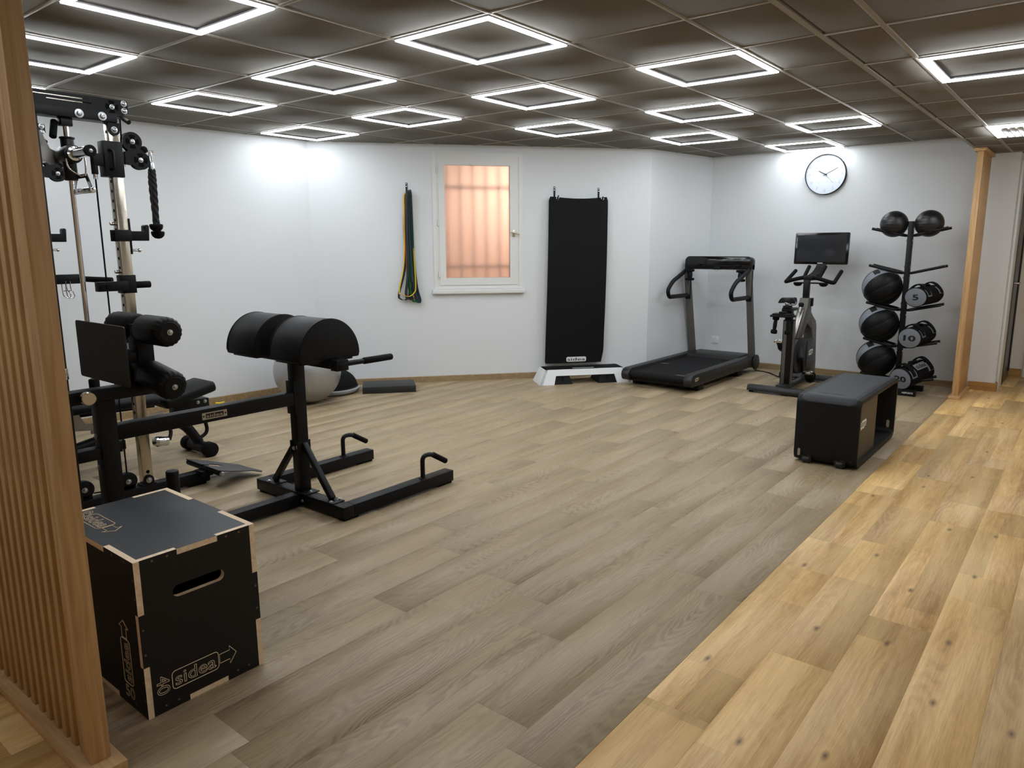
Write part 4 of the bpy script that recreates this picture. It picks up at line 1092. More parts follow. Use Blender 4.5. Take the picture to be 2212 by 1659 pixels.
dumbbell((-.205, 5.10, 1.015), (-.205, 5.10, 1.140), .050, 'small black dumbbell hung under the right end of the treadmill console', 'dumbbells on the treadmill')

# ------------------------------------------------------------------ exercise bike
def bike():
    c = .55
    t = thing('exercise_bike', (c, 4.8, 0), 'dark grey indoor bike with large black screen near the ball rack', 'exercise bike')
    def stab(y, name):
        m = MB(40); m.prism([[(y-.048, .018), (y+.048, .018), (y+.044, .050), (y+.028, .072), (y-.028, .072), (y-.044, .050)]], MYZ(c-.30), 0, .60, bev=.006); o = m.build(name, M_ANTH, t)
        for s_ in (-1, 1): MB().cyl((c+s_*.27, y, 0), (c+s_*.27, y, .02), .02, seg=16).build('foot', M_RUB, o)
        return o
    rs_ = stab(4.285, 'rear_stabilizer'); stab(5.19, 'front_stabilizer')
    MB().box(c-.05, c+.05, 4.32, 4.54, .055, .085, .006).build('post_base', M_ANTH, rs_)
    MB().box(c-.035, c+.035, 4.33, 5.20, .030, .064, .005).build('floor_beam', M_ANTH, t)
    # rear column with bronze strip, seat post
    rp = MB().box(c-.046, c+.046, 4.415, 4.515, .080, .705, .008).build('rear_column', M_BLK2, t)
    MB().box(c-.036, c-.004, 4.412, 4.4155, .085, .69, .001).build('trim_strip', M_ANTL, rp)
    MB().box(c+.0455, c+.0475, 4.43, 4.50, .085, .69, .001).build('trim_strip', M_ANTL, rp)
    MB().box(c-.024, c+.024, 4.43, 4.50, .70, .79, .005).build('seat_post', M_BLK2, t)
    sb = MB().box(c-.03, c+.03, 4.36, 4.60, .785, .812, .004).build('seat_slider', M_BLK2, t)
    MB().box(c-.035, c+.03, 4.345, 4.43, .812, .842, .006).build('seat_clamp', M_PLAS, sb)
    MB().cyl((c-.055, 4.40, .80), (c-.03, 4.40, .80), .018, seg=16, bev=.003).build('clamp_knob', M_PLAS, sb)
    for s_ in (-1, 1): MB().tube(spline([(c+s_*.022, 4.38, .862), (c+s_*.03, 4.42, .846), (c+s_*.028, 4.52, .846), (c+s_*.012, 4.60, .868)], 5), .004, 8).build('saddle_rail', M_BLK2, sb)
    m = MB(70); rings = []; NR = 22; NS = 28                     # saddle: closed rings from the wide rear to the nose
    for i in range(NR):
        u = i/(NR-1); y = 4.330+u*.265
        w = .020+.062*(max(0, 1-u*1.35))**.75; e = min(1, (u/.05)**.5+.15, ((1-u)/.05)**.5+.15)
        ring = []
        for k in range(NS):
            a = 2*pi*k/NS; x = w*e*cos(a); f = abs(cos(a))
            lobe = .016*(1-u)*(sin(2*abs(x)/max(w, .01)*1.4))
            z = .884+lobe+(.024 if sin(a) > 0 else .034*(.35+.65*f**2))*e*sin(a)-.022*(1-u)*f**4
            ring.append(m.bm.verts.new((c+x, y, z)))
        rings.append(ring)
    for A_, B_ in zip(rings[:-1], rings[1:]):
        for k in range(NS): m.bm.faces.new((A_[k], A_[(k+1) % NS], B_[(k+1) % NS], B_[k]))
    m.bm.faces.new(rings[0]); m.bm.faces.new(rings[-1]); m._fin(0); m.build('saddle', M_VIN, t)
    # dumbbell tray behind the saddle
    tr = MB().box(c-.105, c+.100, 4.215, 4.33, .742, .762, .004).build('dumbbell_tray', M_PLAS, t)
    MB().box(c-.09, c+.085, 4.225, 4.33, .762, .775, .004).build('tray_rim', M_PLAS, tr)
    MB().box(c-.028, c+.022, 4.225, 4.30, .775, .795, .005).build('tray_button', M_PLAS, tr)
    # main frame: front mast, neck, diagonal tube
    mast = [(5.235, .060), (5.235, .20), (5.178, .590), (5.150, .640), (5.03, .705), (4.975, .745), (4.945, .885), (4.860, .885), (4.835, .80), (4.805, .770), (4.62, .500), (4.72, .480), (4.865, .635), (4.93, .610), (5.02, .560), (5.055, .50), (5.060, .42), (5.065, .06)]
    m = MB(40); m.prism([mast], MYZ(c-.045), 0, .09, bev=.008); fr = m.build('main_frame', M_ANTL, t)
    MB().bar((c, 4.80, .772), (c, 4.585, .505), .05, .030, up=(0, 1, 0), bev=.008).build('diagonal_trim', M_STEEL, fr)
    # flywheel housing and side panels
    hs = [(4.60, .515), (4.74, .500), (5.055, .470), (5.06, .165), (4.88, .165), (4.74, .150)]+[(4.66+.165*cos(a), .335+.180*sin(a)) for a in [radians(-110-140*k/14) for k in range(15)]]
    m = MB(40); m.prism([hs], MYZ(c-.052), 0, .104, bev=.012); ho = m.build('flywheel_housing', M_ANTH, t)
    m = MB(); m.prism([[(4.885, .455), (5.060, .462), (5.105, .205), (4.875, .195)]], MYZ(c+.052), 0, .010, bev=.002); pn = m.build('side_panel', mat('graphite panel', (70, 72, 76), .5), ho)
    emblem(pn, frame((c+.0621, 4.985, .335), (0, 1, 0), (0, 0, 1)), .135, M_WINK, mat('graphite panel', (70, 72, 76), .5))
    m = MB(); m.prism([circ(4.66, .335, .085, 32)], MYZ(c+.052), 0, .006, bev=.002); m.build('crank_disc', M_BLK2, ho)
    # cranks and pedals
    def crank(s_, y, z):
        x = c+s_*.075
        cr = MB().bar((x, 4.66, .320), (x, y, z), .018, .030, up=(1, 0, 0), bev=.004).build('crank_arm', M_BLK2, t)
        pm = MB(); px = x+s_*.055
        pm.box(px-.045, px+.045, y-.045, y-.036, z-.012, z+.012, .003); pm.box(px-.045, px+.045, y+.036, y+.045, z-.012, z+.012, .003)
        pm.box(px-.045, px-.036, y-.045, y+.045, z-.012, z+.012, .003); pm.box(px+.036, px+.045, y-.045, y+.045, z-.012, z+.012, .003); pm.cyl((px-.045, y, z), (px+.045, y, z), .010, seg=12)
        pe = pm.build('pedal', M_CHR, cr)
        MB().tube(spline([(px-.045, y+.03, z), (px-.047, y+.075, z-.03), (px-.035, y+.085, z-.085), (px, y+.075, z-.105), (px+.035, y+.085, z-.085), (px+.047, y+.075, z-.03), (px+.045, y+.03, z)], 5), .009, 8).build('toe_cage', M_PLAS, pe)
        m_ = MB(60); m_.grid(9, 7, lambda u, v: V((px-.044+.088*u, y+.005+.085*v, z-.012-.085*v**1.4-.012*sin(pi*u)*v))); m_.build('toe_strap', M_PLAS, pe)
    crank(1, 4.705, .168); crank(-1, 4.615, .470)
    MB().cyl((c, 4.765, .80), (c, 4.745, .755), .012, seg=14).build('resistance_rod', M_STEEL, t)
    MB().lathe([(0, 0), (.016, .002), (.024, .014), (.026, .034), (.022, .042), (0, .044)], frame((c, 4.768, .80), (1, 0, 0), (0, 1, -.4)), 20).build('resistance_knob', M_PLAS, t)
    # handlebar post and clamp
    MB().box(c-.028, c+.030, 4.885, 4.935, .84, 1.06, .006).build('handlebar_post', M_BLK2, t)
    MB().box(c-.040, c+.042, 4.86, 4.95, .862, .882, .006).build('post_collar', M_PLAS, t)
    m = MB(); m.box(c+.045, c+.062, 4.93, 4.965, .80, .885, .006); m.build('post_lever', M_PLAS, t)
    hb = MB(); 
    hb.tube(fillet([(c, 4.97, 1.088), (c-.08, 4.975, 1.078), (c-.215, 4.96, 1.040), (c-.235, 4.99, 1.035), (c-.215, 5.22, 1.140)], .05, 6), .0195, 14)
    hb.tube(fillet([(c, 4.97, 1.088), (c+.08, 4.975, 1.078), (c+.215, 4.96, 1.040), (c+.235, 4.99, 1.035), (c+.235, 5.22, 1.140)], .05, 6), .0195, 14)
    for s_ in (-1, 1): hb.tube(fillet([(c+s_*.03, 5.00, 1.075), (c+s_*.075, 5.04, 1.072), (c+s_*.080, 5.22, 1.185)], .04, 6), .018, 14)
    hb.build('handlebar', M_RUB, t)
    m = MB(60)
    for s_ in (-1, 1): m.lathe([(0, -.03), (.028, -.024), (.042, -.008), (.045, .006), (.040, .008), (0, .006)], MX.Translation((c+s_*.125, 5.03, 1.020)), 24)
    m.box(c-.16, c+.16, 5.0, 5.06, 1.02, 1.032, .004); m.build('bottle_holder', M_PLAS, t)
    MB().box(c-.045, c+.045, 4.93, 5.05, 1.055, 1.10, .008).build('handlebar_clamp', M_PLAS, t)
    # display
    m = MB(); m.sweep(spline([(c, 5.03, 1.085), (c+.01, 5.16, 1.115), (c+.012, 5.28, 1.17), (c+.012, 5.335, 1.225)], 6), [(-.045, -.012), (.045, -.012), (.045, .012), (-.045, .012)], up=(1, 0, 0)); m.build('screen_arm', M_PLAS, t)
    M_ = frame((c-.004, 5.318, 1.366), (1, 0, 0), (0, .05, 1))
    m = MB(40); m.prism([rrect(-.268, .268, -.161, .161, .014, 5)], M_, -.022, 0, bev=.003); sc_ = m.build('screen', M_GLOSS, t)
    m = MB(); m.prism([[(-.243, -.136), (.243, -.136), (.243, .134), (-.243, .134)]], M_, 0, .0006); m.build('display_glass', mat('dark display glass', (40, 42, 46), .08, spec=.6), sc_)
    m = MB(); m.prism([[(-.024, -.156), (.024, -.156), (.026, -.143), (-.026, -.143)]], M_, 0, .0012); m.build('emblem', M_STEEL, sc_)
bike()
dumbbell((.472, 4.268, .583), (.487, 4.268, .748), .030, 'long black dumbbell hanging at the left of the bike tray', 'dumbbells on the bike')
dumbbell((.602, 4.268, .583), (.600, 4.268, .748), .030, 'long black dumbbell hanging in front of the bike seat column', 'dumbbells on the bike')
m = MB(); m.tube(spline([(-.13, 5.46, .008), (.05, 5.40, .006), (.22, 5.22, .006), (.36, 5.13, .006), (.44, 5.06, .02), (.47, 5.03, .06)], 8), .005, 8)
single(m, 'power_cable', M_RUB, 'thin black cable lying on the floor from treadmill to bike', 'cable', (.1, 5.3, 0))

# ------------------------------------------------------------------ storage bench on wheels
def sbench():
    x0, x1, y0, y1, z0, z1 = 1.365, 1.756, 2.188, 3.245, .012, .452
    t = thing('storage_bench', ((x0+x1)/2, (y0+y1)/2, 0), 'black storage bench on wheels at the edge of the honey floor', 'storage bench')
    outer = rrect(y0, y1, z0, z1, .055, 8); inner = rrect(y0+.028, y1-.028, z0+.030, z1-.030, .034, 8)
    m = MB(40); m.prism([outer, inner], MYZ(x0), 0, x1-x0, bev=.004); sh = m.build('shell', mat('matt black shell', (22, 22, 23), .5, spec=.2, bump=.05, bscale=700), t)
    # padded mat wrapped over the near end
    path = [(y1-.030, z1)]+[(y0+.055-.055*sin(a), z1-.055+.055*cos(a)) for a in [pi/2*.86*k/8 for k in range(9)]]
    pts = [V(((x0+x1)/2, p[0], p[1])) for p in path]
    n_ = len(path); W = (x1-x0)/2-.030; top = []; 
    def PM(u, v):
        k = u*(n_-1); i = min(int(k), n_-2); f = k-i; p = pts[i].lerp(pts[i+1], f)
        tt = (pts[i+1]-pts[i]).normalized(); nn = V((0, 0, 1)) if i == 0 else V((0, tt.z, -tt.y)); nn = nn if nn.z > 0 or nn.y < 0 else -nn
        e = 1.0 if u < .55 else sqrt(max(0, 1-((u-.55)/.45)**4*.35))
        return p+nn*.007*min(1, (1-abs(2*v-1))*18, (1-u)*30+.05, u*60+.05)+V(((2*v-1)*W*e, 0, 0))
    m = MB(60); m.grid(42, 25, PM); pd = m.build('seat_mat', mat('charcoal rubber mat', (46, 48, 52), .55, bump=.2, bscale=500), t)
    text('lettering', 'TECHNOGYM', frame(((x0+x1)/2, y0+.10, z1+.0072), (1, 0, 0), (0, 1, 0)), .15, M_BLK2, pd, .0005, .014, bold=.01)
    # side panels close half of each open side; dark liner inside
    M_PAN = mat('bronze satin panel', (70, 62, 50), .45, metal=.25)
    for xa in (x1-.028, x0+.020):
        m = MB(); m.prism([rrect(y0+.027, 2.712, z0+.028, z1-.028, .010, 3)], MYZ(xa), 0, .008); p = m.build('side_panel', M_PAN, t)
    MB().box(x0+.03, x1-.03, 2.70, 2.712, z0+.03, z1-.03).build('divider', M_BLK2, t)
    emblem(t.children[-3] if False else p, frame((x1-.0198, 2.375, .268), (0, 1, 0), (0, 0, 1)), .135, M_WINK, M_PAN)
    # pockets at the rear opening and hand slots
    m = MB(); m.prism([rrect(-.028, .028, -.010, .010, .0099, 6)], frame(((x1+x0)/2+.155, y1, .105), (1, 0, 0), (0, 0, 1)) @ MX.Rotation(pi/2, 4, 'Z'), -.002, .032); m.build('hand_slot', mat('slot opening', (150, 140, 120), .7), sh)
    m = MB(); m.prism([rrect(-.024, .024, -.008, .008, .0079, 6)], frame((x0+.035, y0-.0005, .070), (1, 0, 0), (0, 0, 1)) @ MX.Rotation(pi/2, 4, 'Z'), -.002, .004); m.build('hand_slot', mat('slot opening', (150, 140, 120), .7), sh)
    for x in (1.447, 1.655):
        w_ = MB().box(x-.034, x+.034, y0-.004, y0+.03, .014, .062, .004).build('wheel_well', M_GLOSS, t)
        MB().cyl((x-.020, y0+.012, .024), (x+.020, y0+.012, .024), .024, seg=24, bev=.003).build('wheel', M_ANTH, w_)
    for x in (1.42, 1.70): MB().box(x-.02, x+.02, y1-.12, y1-.06, 0, .013).build('rubber_foot', M_RUB, t)
    m = MB(); m.bolt((1.722, y0, .052), (0, -1, 0), .008); m.build('bolt', M_BLK2, t)
sbench()

# ------------------------------------------------------------------ ball rack, balls, power bags
PX, PY = 1.392, 5.15
TIERS = [(1.490, 1.553), (1.144, 1.209), (.795, .855), (.445, .506), (.105, .166)]
def ball_rack():
    t = thing('ball_rack', (PX, PY, 0), 'black steel tree rack holding balls and power bags by the back wall', 'ball rack')
    MB().box(PX-.023, PX+.023, PY-.023, PY+.023, .055, 1.618, .003).build('post', M_BLK2, t)
    fb = MB().box(1.26, 1.592, 4.945, 5.005, .0, .055, .004).build('front_foot', M_BLK2, t)
    text('lettering', 'NSPORTS', frame((1.525, 4.945, .030), (1, 0, 0), (0, 0, 1)), .095, M_WINK, fb, .0006, .016, bold=.015, shear=.25)
    MB().box(1.20, 1.60, 5.26, 5.32, .0, .055, .004).build('rear_foot', M_BLK2, t)
    MB().box(PX-.03, PX+.03, 5.0, 5.27, .0, .055, .004).build('foot_beam', M_BLK2, t)
    for zc, zt in TIERS:
        for s_ in (-1, 1):
            # each arm: one bent round bar going out, two prongs
            p = fillet([(PX+s_*.318, PY-.085, zt), (PX+s_*.055, PY-.085, zc), (PX+s_*.030, PY, zc-.006), (PX+s_*.055, PY+.085, zc), (PX+s_*.318, PY+.085, zt)], .05, 6)
            a = MB().tube(p, .0125, 12).build('ball_arm', M_BLK2, t)
            m = MB(); m.bolt((PX+s_*.024, PY-.012, zc+.055), (s_, 0, 0), .008); m.build('bolt', M_ZINC, a)
            m = MB(); m.bolt((PX+s_*.024, PY-.012, zc-.05), (s_, 0, 0), .008); m.build('bolt', M_ZINC, a)
ball_rack()
def slam_mat():
    b = NT('glossy tyre rubber'); tc = b.n('ShaderNodeTexCoord'); mp = b.n('ShaderNodeMapping'); mp.inputs['Scale'].default_value = (6, 6, 34); mp.inputs['Rotation'].default_value = (.3, .2, 0)
    b.l(tc.outputs['Object'], mp.inputs[0]); w_ = b.n('ShaderNodeTexVoronoi'); w_.inputs['Scale'].default_value = 1.6; b.l(mp.outputs[0], w_.inputs['Vector'])
    b.p.inputs['Base Color'].default_value = lin((18, 18, 19)); b.p.inputs['Roughness'].default_value = .40; b.bump(w_.outputs['Distance'], .7, .003); return b.m
M_SLAM = slam_mat()
for x, lb in ((1.245, 'glossy black slam ball on the top left arm of the rack'), (1.540, 'glossy black slam ball on the top right arm of the rack')):
    single(MB(60).sphere((x, PY-.01, 1.594), .122, 40, 26), 'slam_ball', M_SLAM, lb, 'slam ball', (x, PY-.01, 1.594), 'slam balls')
M_WB = mat('black leatherette', (15, 15, 17), .5, spec=.2, bump=.25, bscale=260)
M_WBG = mat('grey leatherette', (120, 126, 134), .5, bump=.25, bscale=260)
def wall_ball(z, label):
    c = V((1.188, PY-.005, z)); R_ = .178
    t = thing('medicine_ball', c, label, 'medicine ball', 'wall balls on the rack')
    # eight leather gores around a tilted axis; one pale stripe
    ax = frame(c, V((.55, -.65, .0)).normalized(), V((-.25, -.1, .95)))       # local x roughly towards the camera right
    Z_ = V((.80, .28, .53)).normalized(); X_ = Z_.orthogonal().normalized()
    M = frame(c, X_, Z_.cross(X_))
    # stripe meridian direction towards camera-left
    d = V((-.78, -.58, .26)); dl = M.to_3x3().inverted() @ d; a0 = math.atan2(dl.y, dl.x)
    n = 9
    for k in range(n):
        a = a0+k*2*pi/n; m = MB(70)
        def P(u, v, a=a):
            th_ = .10+(pi-.20)*u; ph = a+(v-.5)*2*pi/n*.985
            bul = 1+.018*sin(pi*v)**.8*sin(pi*u); flat = 1-.012*(1-sin(pi*v)**.4)
            r = R_*bul*flat
            return M @ V((r*sin(th_)*cos(ph), r*sin(th_)*sin(ph), r*cos(th_)))
        m.grid(18, 9, P); g_ = m.build('panel', M_WBG if k == 0 else M_WB, t)
        if k == 0:
            m = MB()
            def Q(u, v, a=a):
                th_ = 1.32+.30*u; ph = a+(v-.5)*.50; r = R_*1.026
                return M @ V((r*sin(th_)*cos(ph), r*sin(th_)*sin(ph), r*cos(th_)))
            m.grid(6, 6, Q); m.build('tab', M_BINK, g_)
    for s_ in (-1, 1):
        m = MB(); m.lathe([(.022, 0), (.016, .006), (0, .008)], M @ (MX.Translation((0, 0, s_*(R_-.006))) @ (MX.Identity(4) if s_ > 0 else MX.Rotation(pi, 4, 'X'))), 18); m.build('pole_cap', M_WB, t)
wall_ball(1.000, 'large black wall ball with grey stripe, upper one on the rack')
wall_ball(.645, 'large black wall ball with grey stripe, middle one on the rack')
wall_ball(.303, 'large black wall ball with grey stripe, lowest one on the rack')
def power_bag(c, axis, r, L, num, label, squash=1.0, word=False, tilt=0.0):
    """c: centre of the near end disc; axis points from it to the far end"""
    c = V(c); ax = V(axis).normalized(); side = ax.cross(V((0, 0, 1))).normalized(); up = side.cross(ax)
    M = frame(c, side, up)                                     # z of M = side x up = -ax (towards the viewer)
    t = thing('power_bag', tuple(c+ax*L/2-V((0, 0, r))), label, 'power bag', 'power bags on the rack')
    q = lambda u, v, d: M @ V((u, v*squash, -d))
    def tube_ring(d, rr, a, k=0): return q(rr*cos(a), rr*sin(a), d)
    # body
    m = MB(60); prof = [(0.0, .90), (.012, .985), (.05, 1.0), (L*.3, 1.02), (L*.5, 1.0), (L*.7, 1.02), (L-.05, 1.0), (L-.012, .985), (L, .90)]
    rings = []
    for d, s_ in prof: rings.append([m.bm.verts.new(tube_ring(d, r*s_*(1+.015*sin(5*a+d*40)), a)) for a in [2*pi*k/40 for k in range(40)]])
    for A_, B_ in zip(rings[:-1], rings[1:]):
        for k in range(40): m.bm.faces.new((A_[k], A_[(k+1) % 40], B_[(k+1) % 40], B_[k]))
    m.bm.faces.new(rings[-1]); m._fin(0); body = m.build('bag_body', M_BFAB, t)
    m = MB(); m.prism([[(r*.97*cos(a), r*.97*squash*sin(a)) for a in [2*pi*k/40 for k in range(40)]]], M, -.004, .003, bev=.0015); e = m.build('end_disc', M_GFAB, t)
    text('size_number', num, M @ MX.Translation((0, 0, .003)) @ MX.Rotation(tilt, 4, 'Z'), r*(1.08 if len(num) > 1 else .54), M_BINK, e, .0006, r*.54, bold=.035)
    # grey side patches and edge ring
    for a0, a1, d0, d1 in ((radians(5), radians(50), .02, .10), (radians(120), radians(172), .02, .10), (radians(10), radians(60), L-.11, L-.03), (radians(118), radians(165), L-.11, L-.03)):
        m = MB(60); m.grid(6, 10, lambda u, v: tube_ring(d0+(d1-d0)*u, r*1.045, a0+(a1-a0)*v)); m.build('patch', M_GFAB, body)
    m = MB(); m.tube([tube_ring(.004, r*.985, 2*pi*k/36) for k in range(36)], .006, 8, closed=True); m.build('edge_piping', M_BFAB, body)
    # webbing handles: front and rear loops over the top, plus one each end
    for d in (.055, L-.06):
        m = MB(60); m.sweep([q(r*1.00*cos(a)*(1.06), r*(1.02+.30*sin(a)**3)*sin(a)+0, d) for a in [radians(14+152*k/20) for k in range(21)]], [(-.022, -.006), (.022, -.006), (.022, .006), (-.022, .006)], up=tuple(ax)); h = m.build('carry_handle', M_BFAB, t)
    m = MB(60); m.sweep([q(0+.01*sin(k), r*(1.04+.16*sin(pi*k/12)), .10+(L-.2)*k/12) for k in range(13)], [(-.018, -.005), (.018, -.005), (.018, .005), (-.018, .005)], up=tuple(side)); m.build('carry_handle', M_BFAB, t)
    if word:
        mm = frame(q(r*.66, r*.86, L*.52), ax, up*.70-side*-.0+side*.0)
        nn = (side*.62+up*.78).normalized(); mm = frame(q(0, 0, L*.52)+nn*r*1.06, ax, nn.cross(ax))
        m = MB(); m.prism([rrect(-.085, .085, -.034, .034, .004, 2)], mm, 0, .004); lb = m.build('name_patch', M_GFAB, body)
        text('lettering', 'sidea', mm @ MX.Translation((0, 0, .004)), .145, M_BINK, lb, .0006, .046, bold=.02)
    return t
power_bag((1.515, 4.965, .925), (.25, 1, .05), .098, .36, '5', 'topmost power bag on the rack, grey end disc with a single digit', .88, tilt=.12)
power_bag((1.497, 4.965, .545), (.18, 1, .05), .100, .38, '10', 'middle power bag on the rack, grey end disc marked ten', .92)
power_bag((1.458, 4.930, .160), (.36, 1, .16), .104, .40, '20', 'lowest grey and black power bag with printed name on the rack', .96, word=True)
# ------------------------------------------------------------------ floor items along the walls
def bench_step():
    """aerobic step below the hanging mat; local x along the wall, y towards the wall"""
    o = V((-1.529, 3.262, 0)); M = frame(o, U, -N)       # x along U, y away from the camera, z up
    L, D, Ht = .985, .330, .150
    t = thing('aerobic_step', o+U*L/2-N*D/2, 'white aerobic step with black top and black riser blocks under the mat', 'aerobic step')
    # long profile seen from the front with the arch cut out, lofted inwards towards the top
    m = MB(35)
    def ring(z):
        f = z/Ht; ix = .060*f; iy = .050*f
        return (ix, L-ix, iy, D-iy)
    def pr(pts):                                            # front and rear skirts as thick sloped panels
        pass
    top = ring(Ht)
    sect = [(0, 0), (.155, 0), (.180, .088), (L-.180, .088), (L-.155, 0), (L, 0)]
    def skirt_(y_at, name):
        lp = [(0, 0), (.155, 0), (.178, .088), (L-.178, .088), (L-.155, 0), (L, 0), (L-.060, Ht-.012), (L-.075, Ht), (.075, Ht), (.060, Ht-.012)]
        return lp
    q = MB(35)
    fy = lambda z: .050*z/Ht
    for s_ in (0, 1):
        lp = skirt_(0, '')
        F_ = [q.bm.verts.new(M @ V((x, (fy(z) if s_ == 0 else D-fy(z)), z))) for x, z in lp]
        G_ = [q.bm.verts.new(M @ V((x, (fy(z)+.03 if s_ == 0 else D-fy(z)-.03), z))) for x, z in lp]
        q.bm.faces.new(F_); q.bm.faces.new(list(reversed(G_)))
        for i in range(len(lp)): q.bm.faces.new((F_[i], F_[(i+1) % len(lp)], G_[(i+1) % len(lp)], G_[i]))
    # end skirts
    for s_ in (0, 1):
        lp = [(0, 0), (D, 0), (D-.050, Ht), (.050, Ht)]
        fx = lambda z: .068*z/Ht
        F_ = [q.bm.verts.new(M @ V((fx(z) if s_ == 0 else L-fx(z), y, z))) for y, z in lp]; G_ = [q.bm.verts.new(M @ V((fx(z)+.03 if s_ == 0 else L-fx(z)-.03, y, z))) for y, z in lp]
        q.bm.faces.new(F_); q.bm.faces.new(list(reversed(G_)))
        for i in range(4): q.bm.faces.new((F_[i], F_[(i+1) % 4], G_[(i+1) % 4], G_[i]))
    q._fin(0); q.box(.066, L-.066, .048, D-.048, Ht-.016, Ht, .006, M=M); q.build('platform', M_WPL, t)
    MB().box(.090, L-.090, .062, D-.062, Ht, Ht+.004, .0015, M=M).build('top_mat', M_RUB, t)
    m = MB(); m.prism([rrect(.37, .60, .085, .100, .006, 4)], M, Ht+.004, Ht+.0055); m.build('grip_inlay', M_WPL, t)
    for xc in (.255, .730):
        for ya, yb in ((.028, .302),):
            m = MB(40); lpz = [(xc-.098, 0), (xc+.098, 0), (xc+.068, .088), (xc-.068, .088)]
            F_ = [m.bm.verts.new(M @ V((x, .014+.03*z/.088, z))) for x, z in lpz]; G_ = [m.bm.verts.new(M @ V((x, D-.014-.03*z/.088, z))) for x, z in lpz]
            m.bm.faces.new(F_); m.bm.faces.new(list(reversed(G_)))
            for i in range(4): m.bm.faces.new((F_[i], F_[(i+1) % 4], G_[(i+1) % 4], G_[i]))
            m._fin(0); r_ = m.build('riser_block', M_PLAS, t)
            MB().box(xc-.004, xc+.004, .018, .030, .035, .088, M=M).build('riser_rib', M_BLK2, r_)
bench_step()

def hanging_mat():
    """folded exercise mat hung on two hooks, slightly bowed"""
    t = thing('exercise_mat', CH(2.69, .06, .165), 'long black exercise mat hanging from two wall hooks', 'exercise mat')
    def off(z, lay):
        f = (1.905-z)/1.74
        return .030+.030*sin(pi*min(1, f*1.02))+.030*max(0, f-.80)*4*.5+lay*.020
    def outline(z):
        f = (1.905-z)/1.74
        s0 = 2.398-.040*f; s1 = 3.030-.028*f-.022*max(0, f-.93)/.07
        if f < .02: k = (.02-f)/.02; s0 += .014*k*k; s1 -= .014*k*k
        return s0, s1
    def layer(lay, name, z_bot, th=.017):
        m = MB(50)
        def P(u, v, dd):
            z = 1.905-(1.905-z_bot)*v; s0, s1 = outline(z); s_ = s0+(s1-s0)*u
            e = min(u, 1-u)*(s1-s0); ed = max(0, 1-e/.012)
            sag = -.020*sin(pi*u)**1.0*max(0, 1-v*9) if .12 < u < .88 or True else 0
            bow = .012*sin(pi*u)*max(0, 1-v*6)
            return CH(s_, off(z, lay)+dd*(1-.55*ed*ed)+bow, z+sag)
        nu, nv = 25, 46
        F_ = [[m.bm.verts.new(P(i/(nu-1), j/(nv-1), th)) for j in range(nv)] for i in range(nu)]
        G_ = [[m.bm.verts.new(P(i/(nu-1), j/(nv-1), 0)) for j in range(nv)] for i in range(nu)]
        for X_ in (F_, G_):
            for i in range(nu-1):
                for j in range(nv-1): m.bm.faces.new((X_[i][j], X_[i+1][j], X_[i+1][j+1], X_[i][j+1]))
        for i in range(nu-1):
            m.bm.faces.new((F_[i][0], F_[i+1][0], G_[i+1][0], G_[i][0])); m.bm.faces.new((F_[i][-1], F_[i+1][-1], G_[i+1][-1], G_[i][-1]))
        for j in range(nv-1):
            m.bm.faces.new((F_[0][j], F_[0][j+1], G_[0][j+1], G_[0][j])); m.bm.faces.new((F_[-1][j], F_[-1][j+1], G_[-1][j+1], G_[-1][j]))
        m._fin(0); return m.build(name, mat('black foam mat', (18, 19, 21), .72, spec=.15, bump=.35, bscale=420), t)
    layer(0, 'mat_layer', .170); f = layer(1, 'mat_layer', .160)
    MF = frame(CH(2.697, off(.2, 1)+.0195, .200), U, V((0, 0, 1)) ) if CHS > 0 else frame(CH(2.697, off(.2, 1)+.0195, .200), U, V((0, 0, 1)))
    if MF.to_3x3().col[2].dot(N) < 0: MF = MF @ MX.Rotation(pi, 4, 'Y')
    m = MB(); m.prism([rrect(-.110, .110, -.026, .026, .016, 5)], MF, -.004, .0006); g_ = m.build('logo_ground', M_WINK, f)
    text('lettering', 'sidea', MF @ MX.Translation((0, 0, .0006)), .196, M_BINK, g_, .0006, .034, bold=.006)
    for s_ in (2.481, 2.966):
        p = CH(s_, off(1.89, 1)+.0235, 1.884); m = MB()
        M_ = MF.copy(); M_.translation = p
        m.lathe([(.0095, -.002), (.0155, -.002), (.0155, .001), (.0125, .0025), (.0095, .001), (.0095, -.002)], M_, 22); m.build('eyelet', M_CHR, f)
hanging_mat()
def hook(s_, z, label, reach=.085):
    t = thing('metal_hook', CH(s_, .01, z), label, 'wall hook', 'black wall hooks')
    m = MB(); chbox(m, s_-.010, s_+.010, 0, .005, z-.125, z+.012, .002); st = m.build('back_plate', M_BLK2, t)
    for dz in (0, -.022):
        m = MB(); M_ = MCH.copy(); M_.translation = CH(s_, .005, z+dz)
        if CHS < 0: M_ = M_ @ MX.Rotation(pi, 4, 'Y')
        m.lathe([(.0065, 0), (.005, .002), (0, .003)], M_, 12); m.build('screw', M_CHR, st)
    m = MB(); m.tube(fillet([CH(s_, .003, z-.095), CH(s_, .003, z-.128), CH(s_+.012, reach, z-.118), CH(s_+.020, reach+.01, z-.080)], .02, 5), .006, 10); m.build('hook_arm', M_BLK2, t)
hook(2.464, 1.995, 'black wall hook holding the left eyelet of the mat'); hook(2.943, 1.988, 'black wall hook holding the right eyelet of the mat')
hook(.942, 2.016, 'black wall hook carrying the resistance bands', .05)

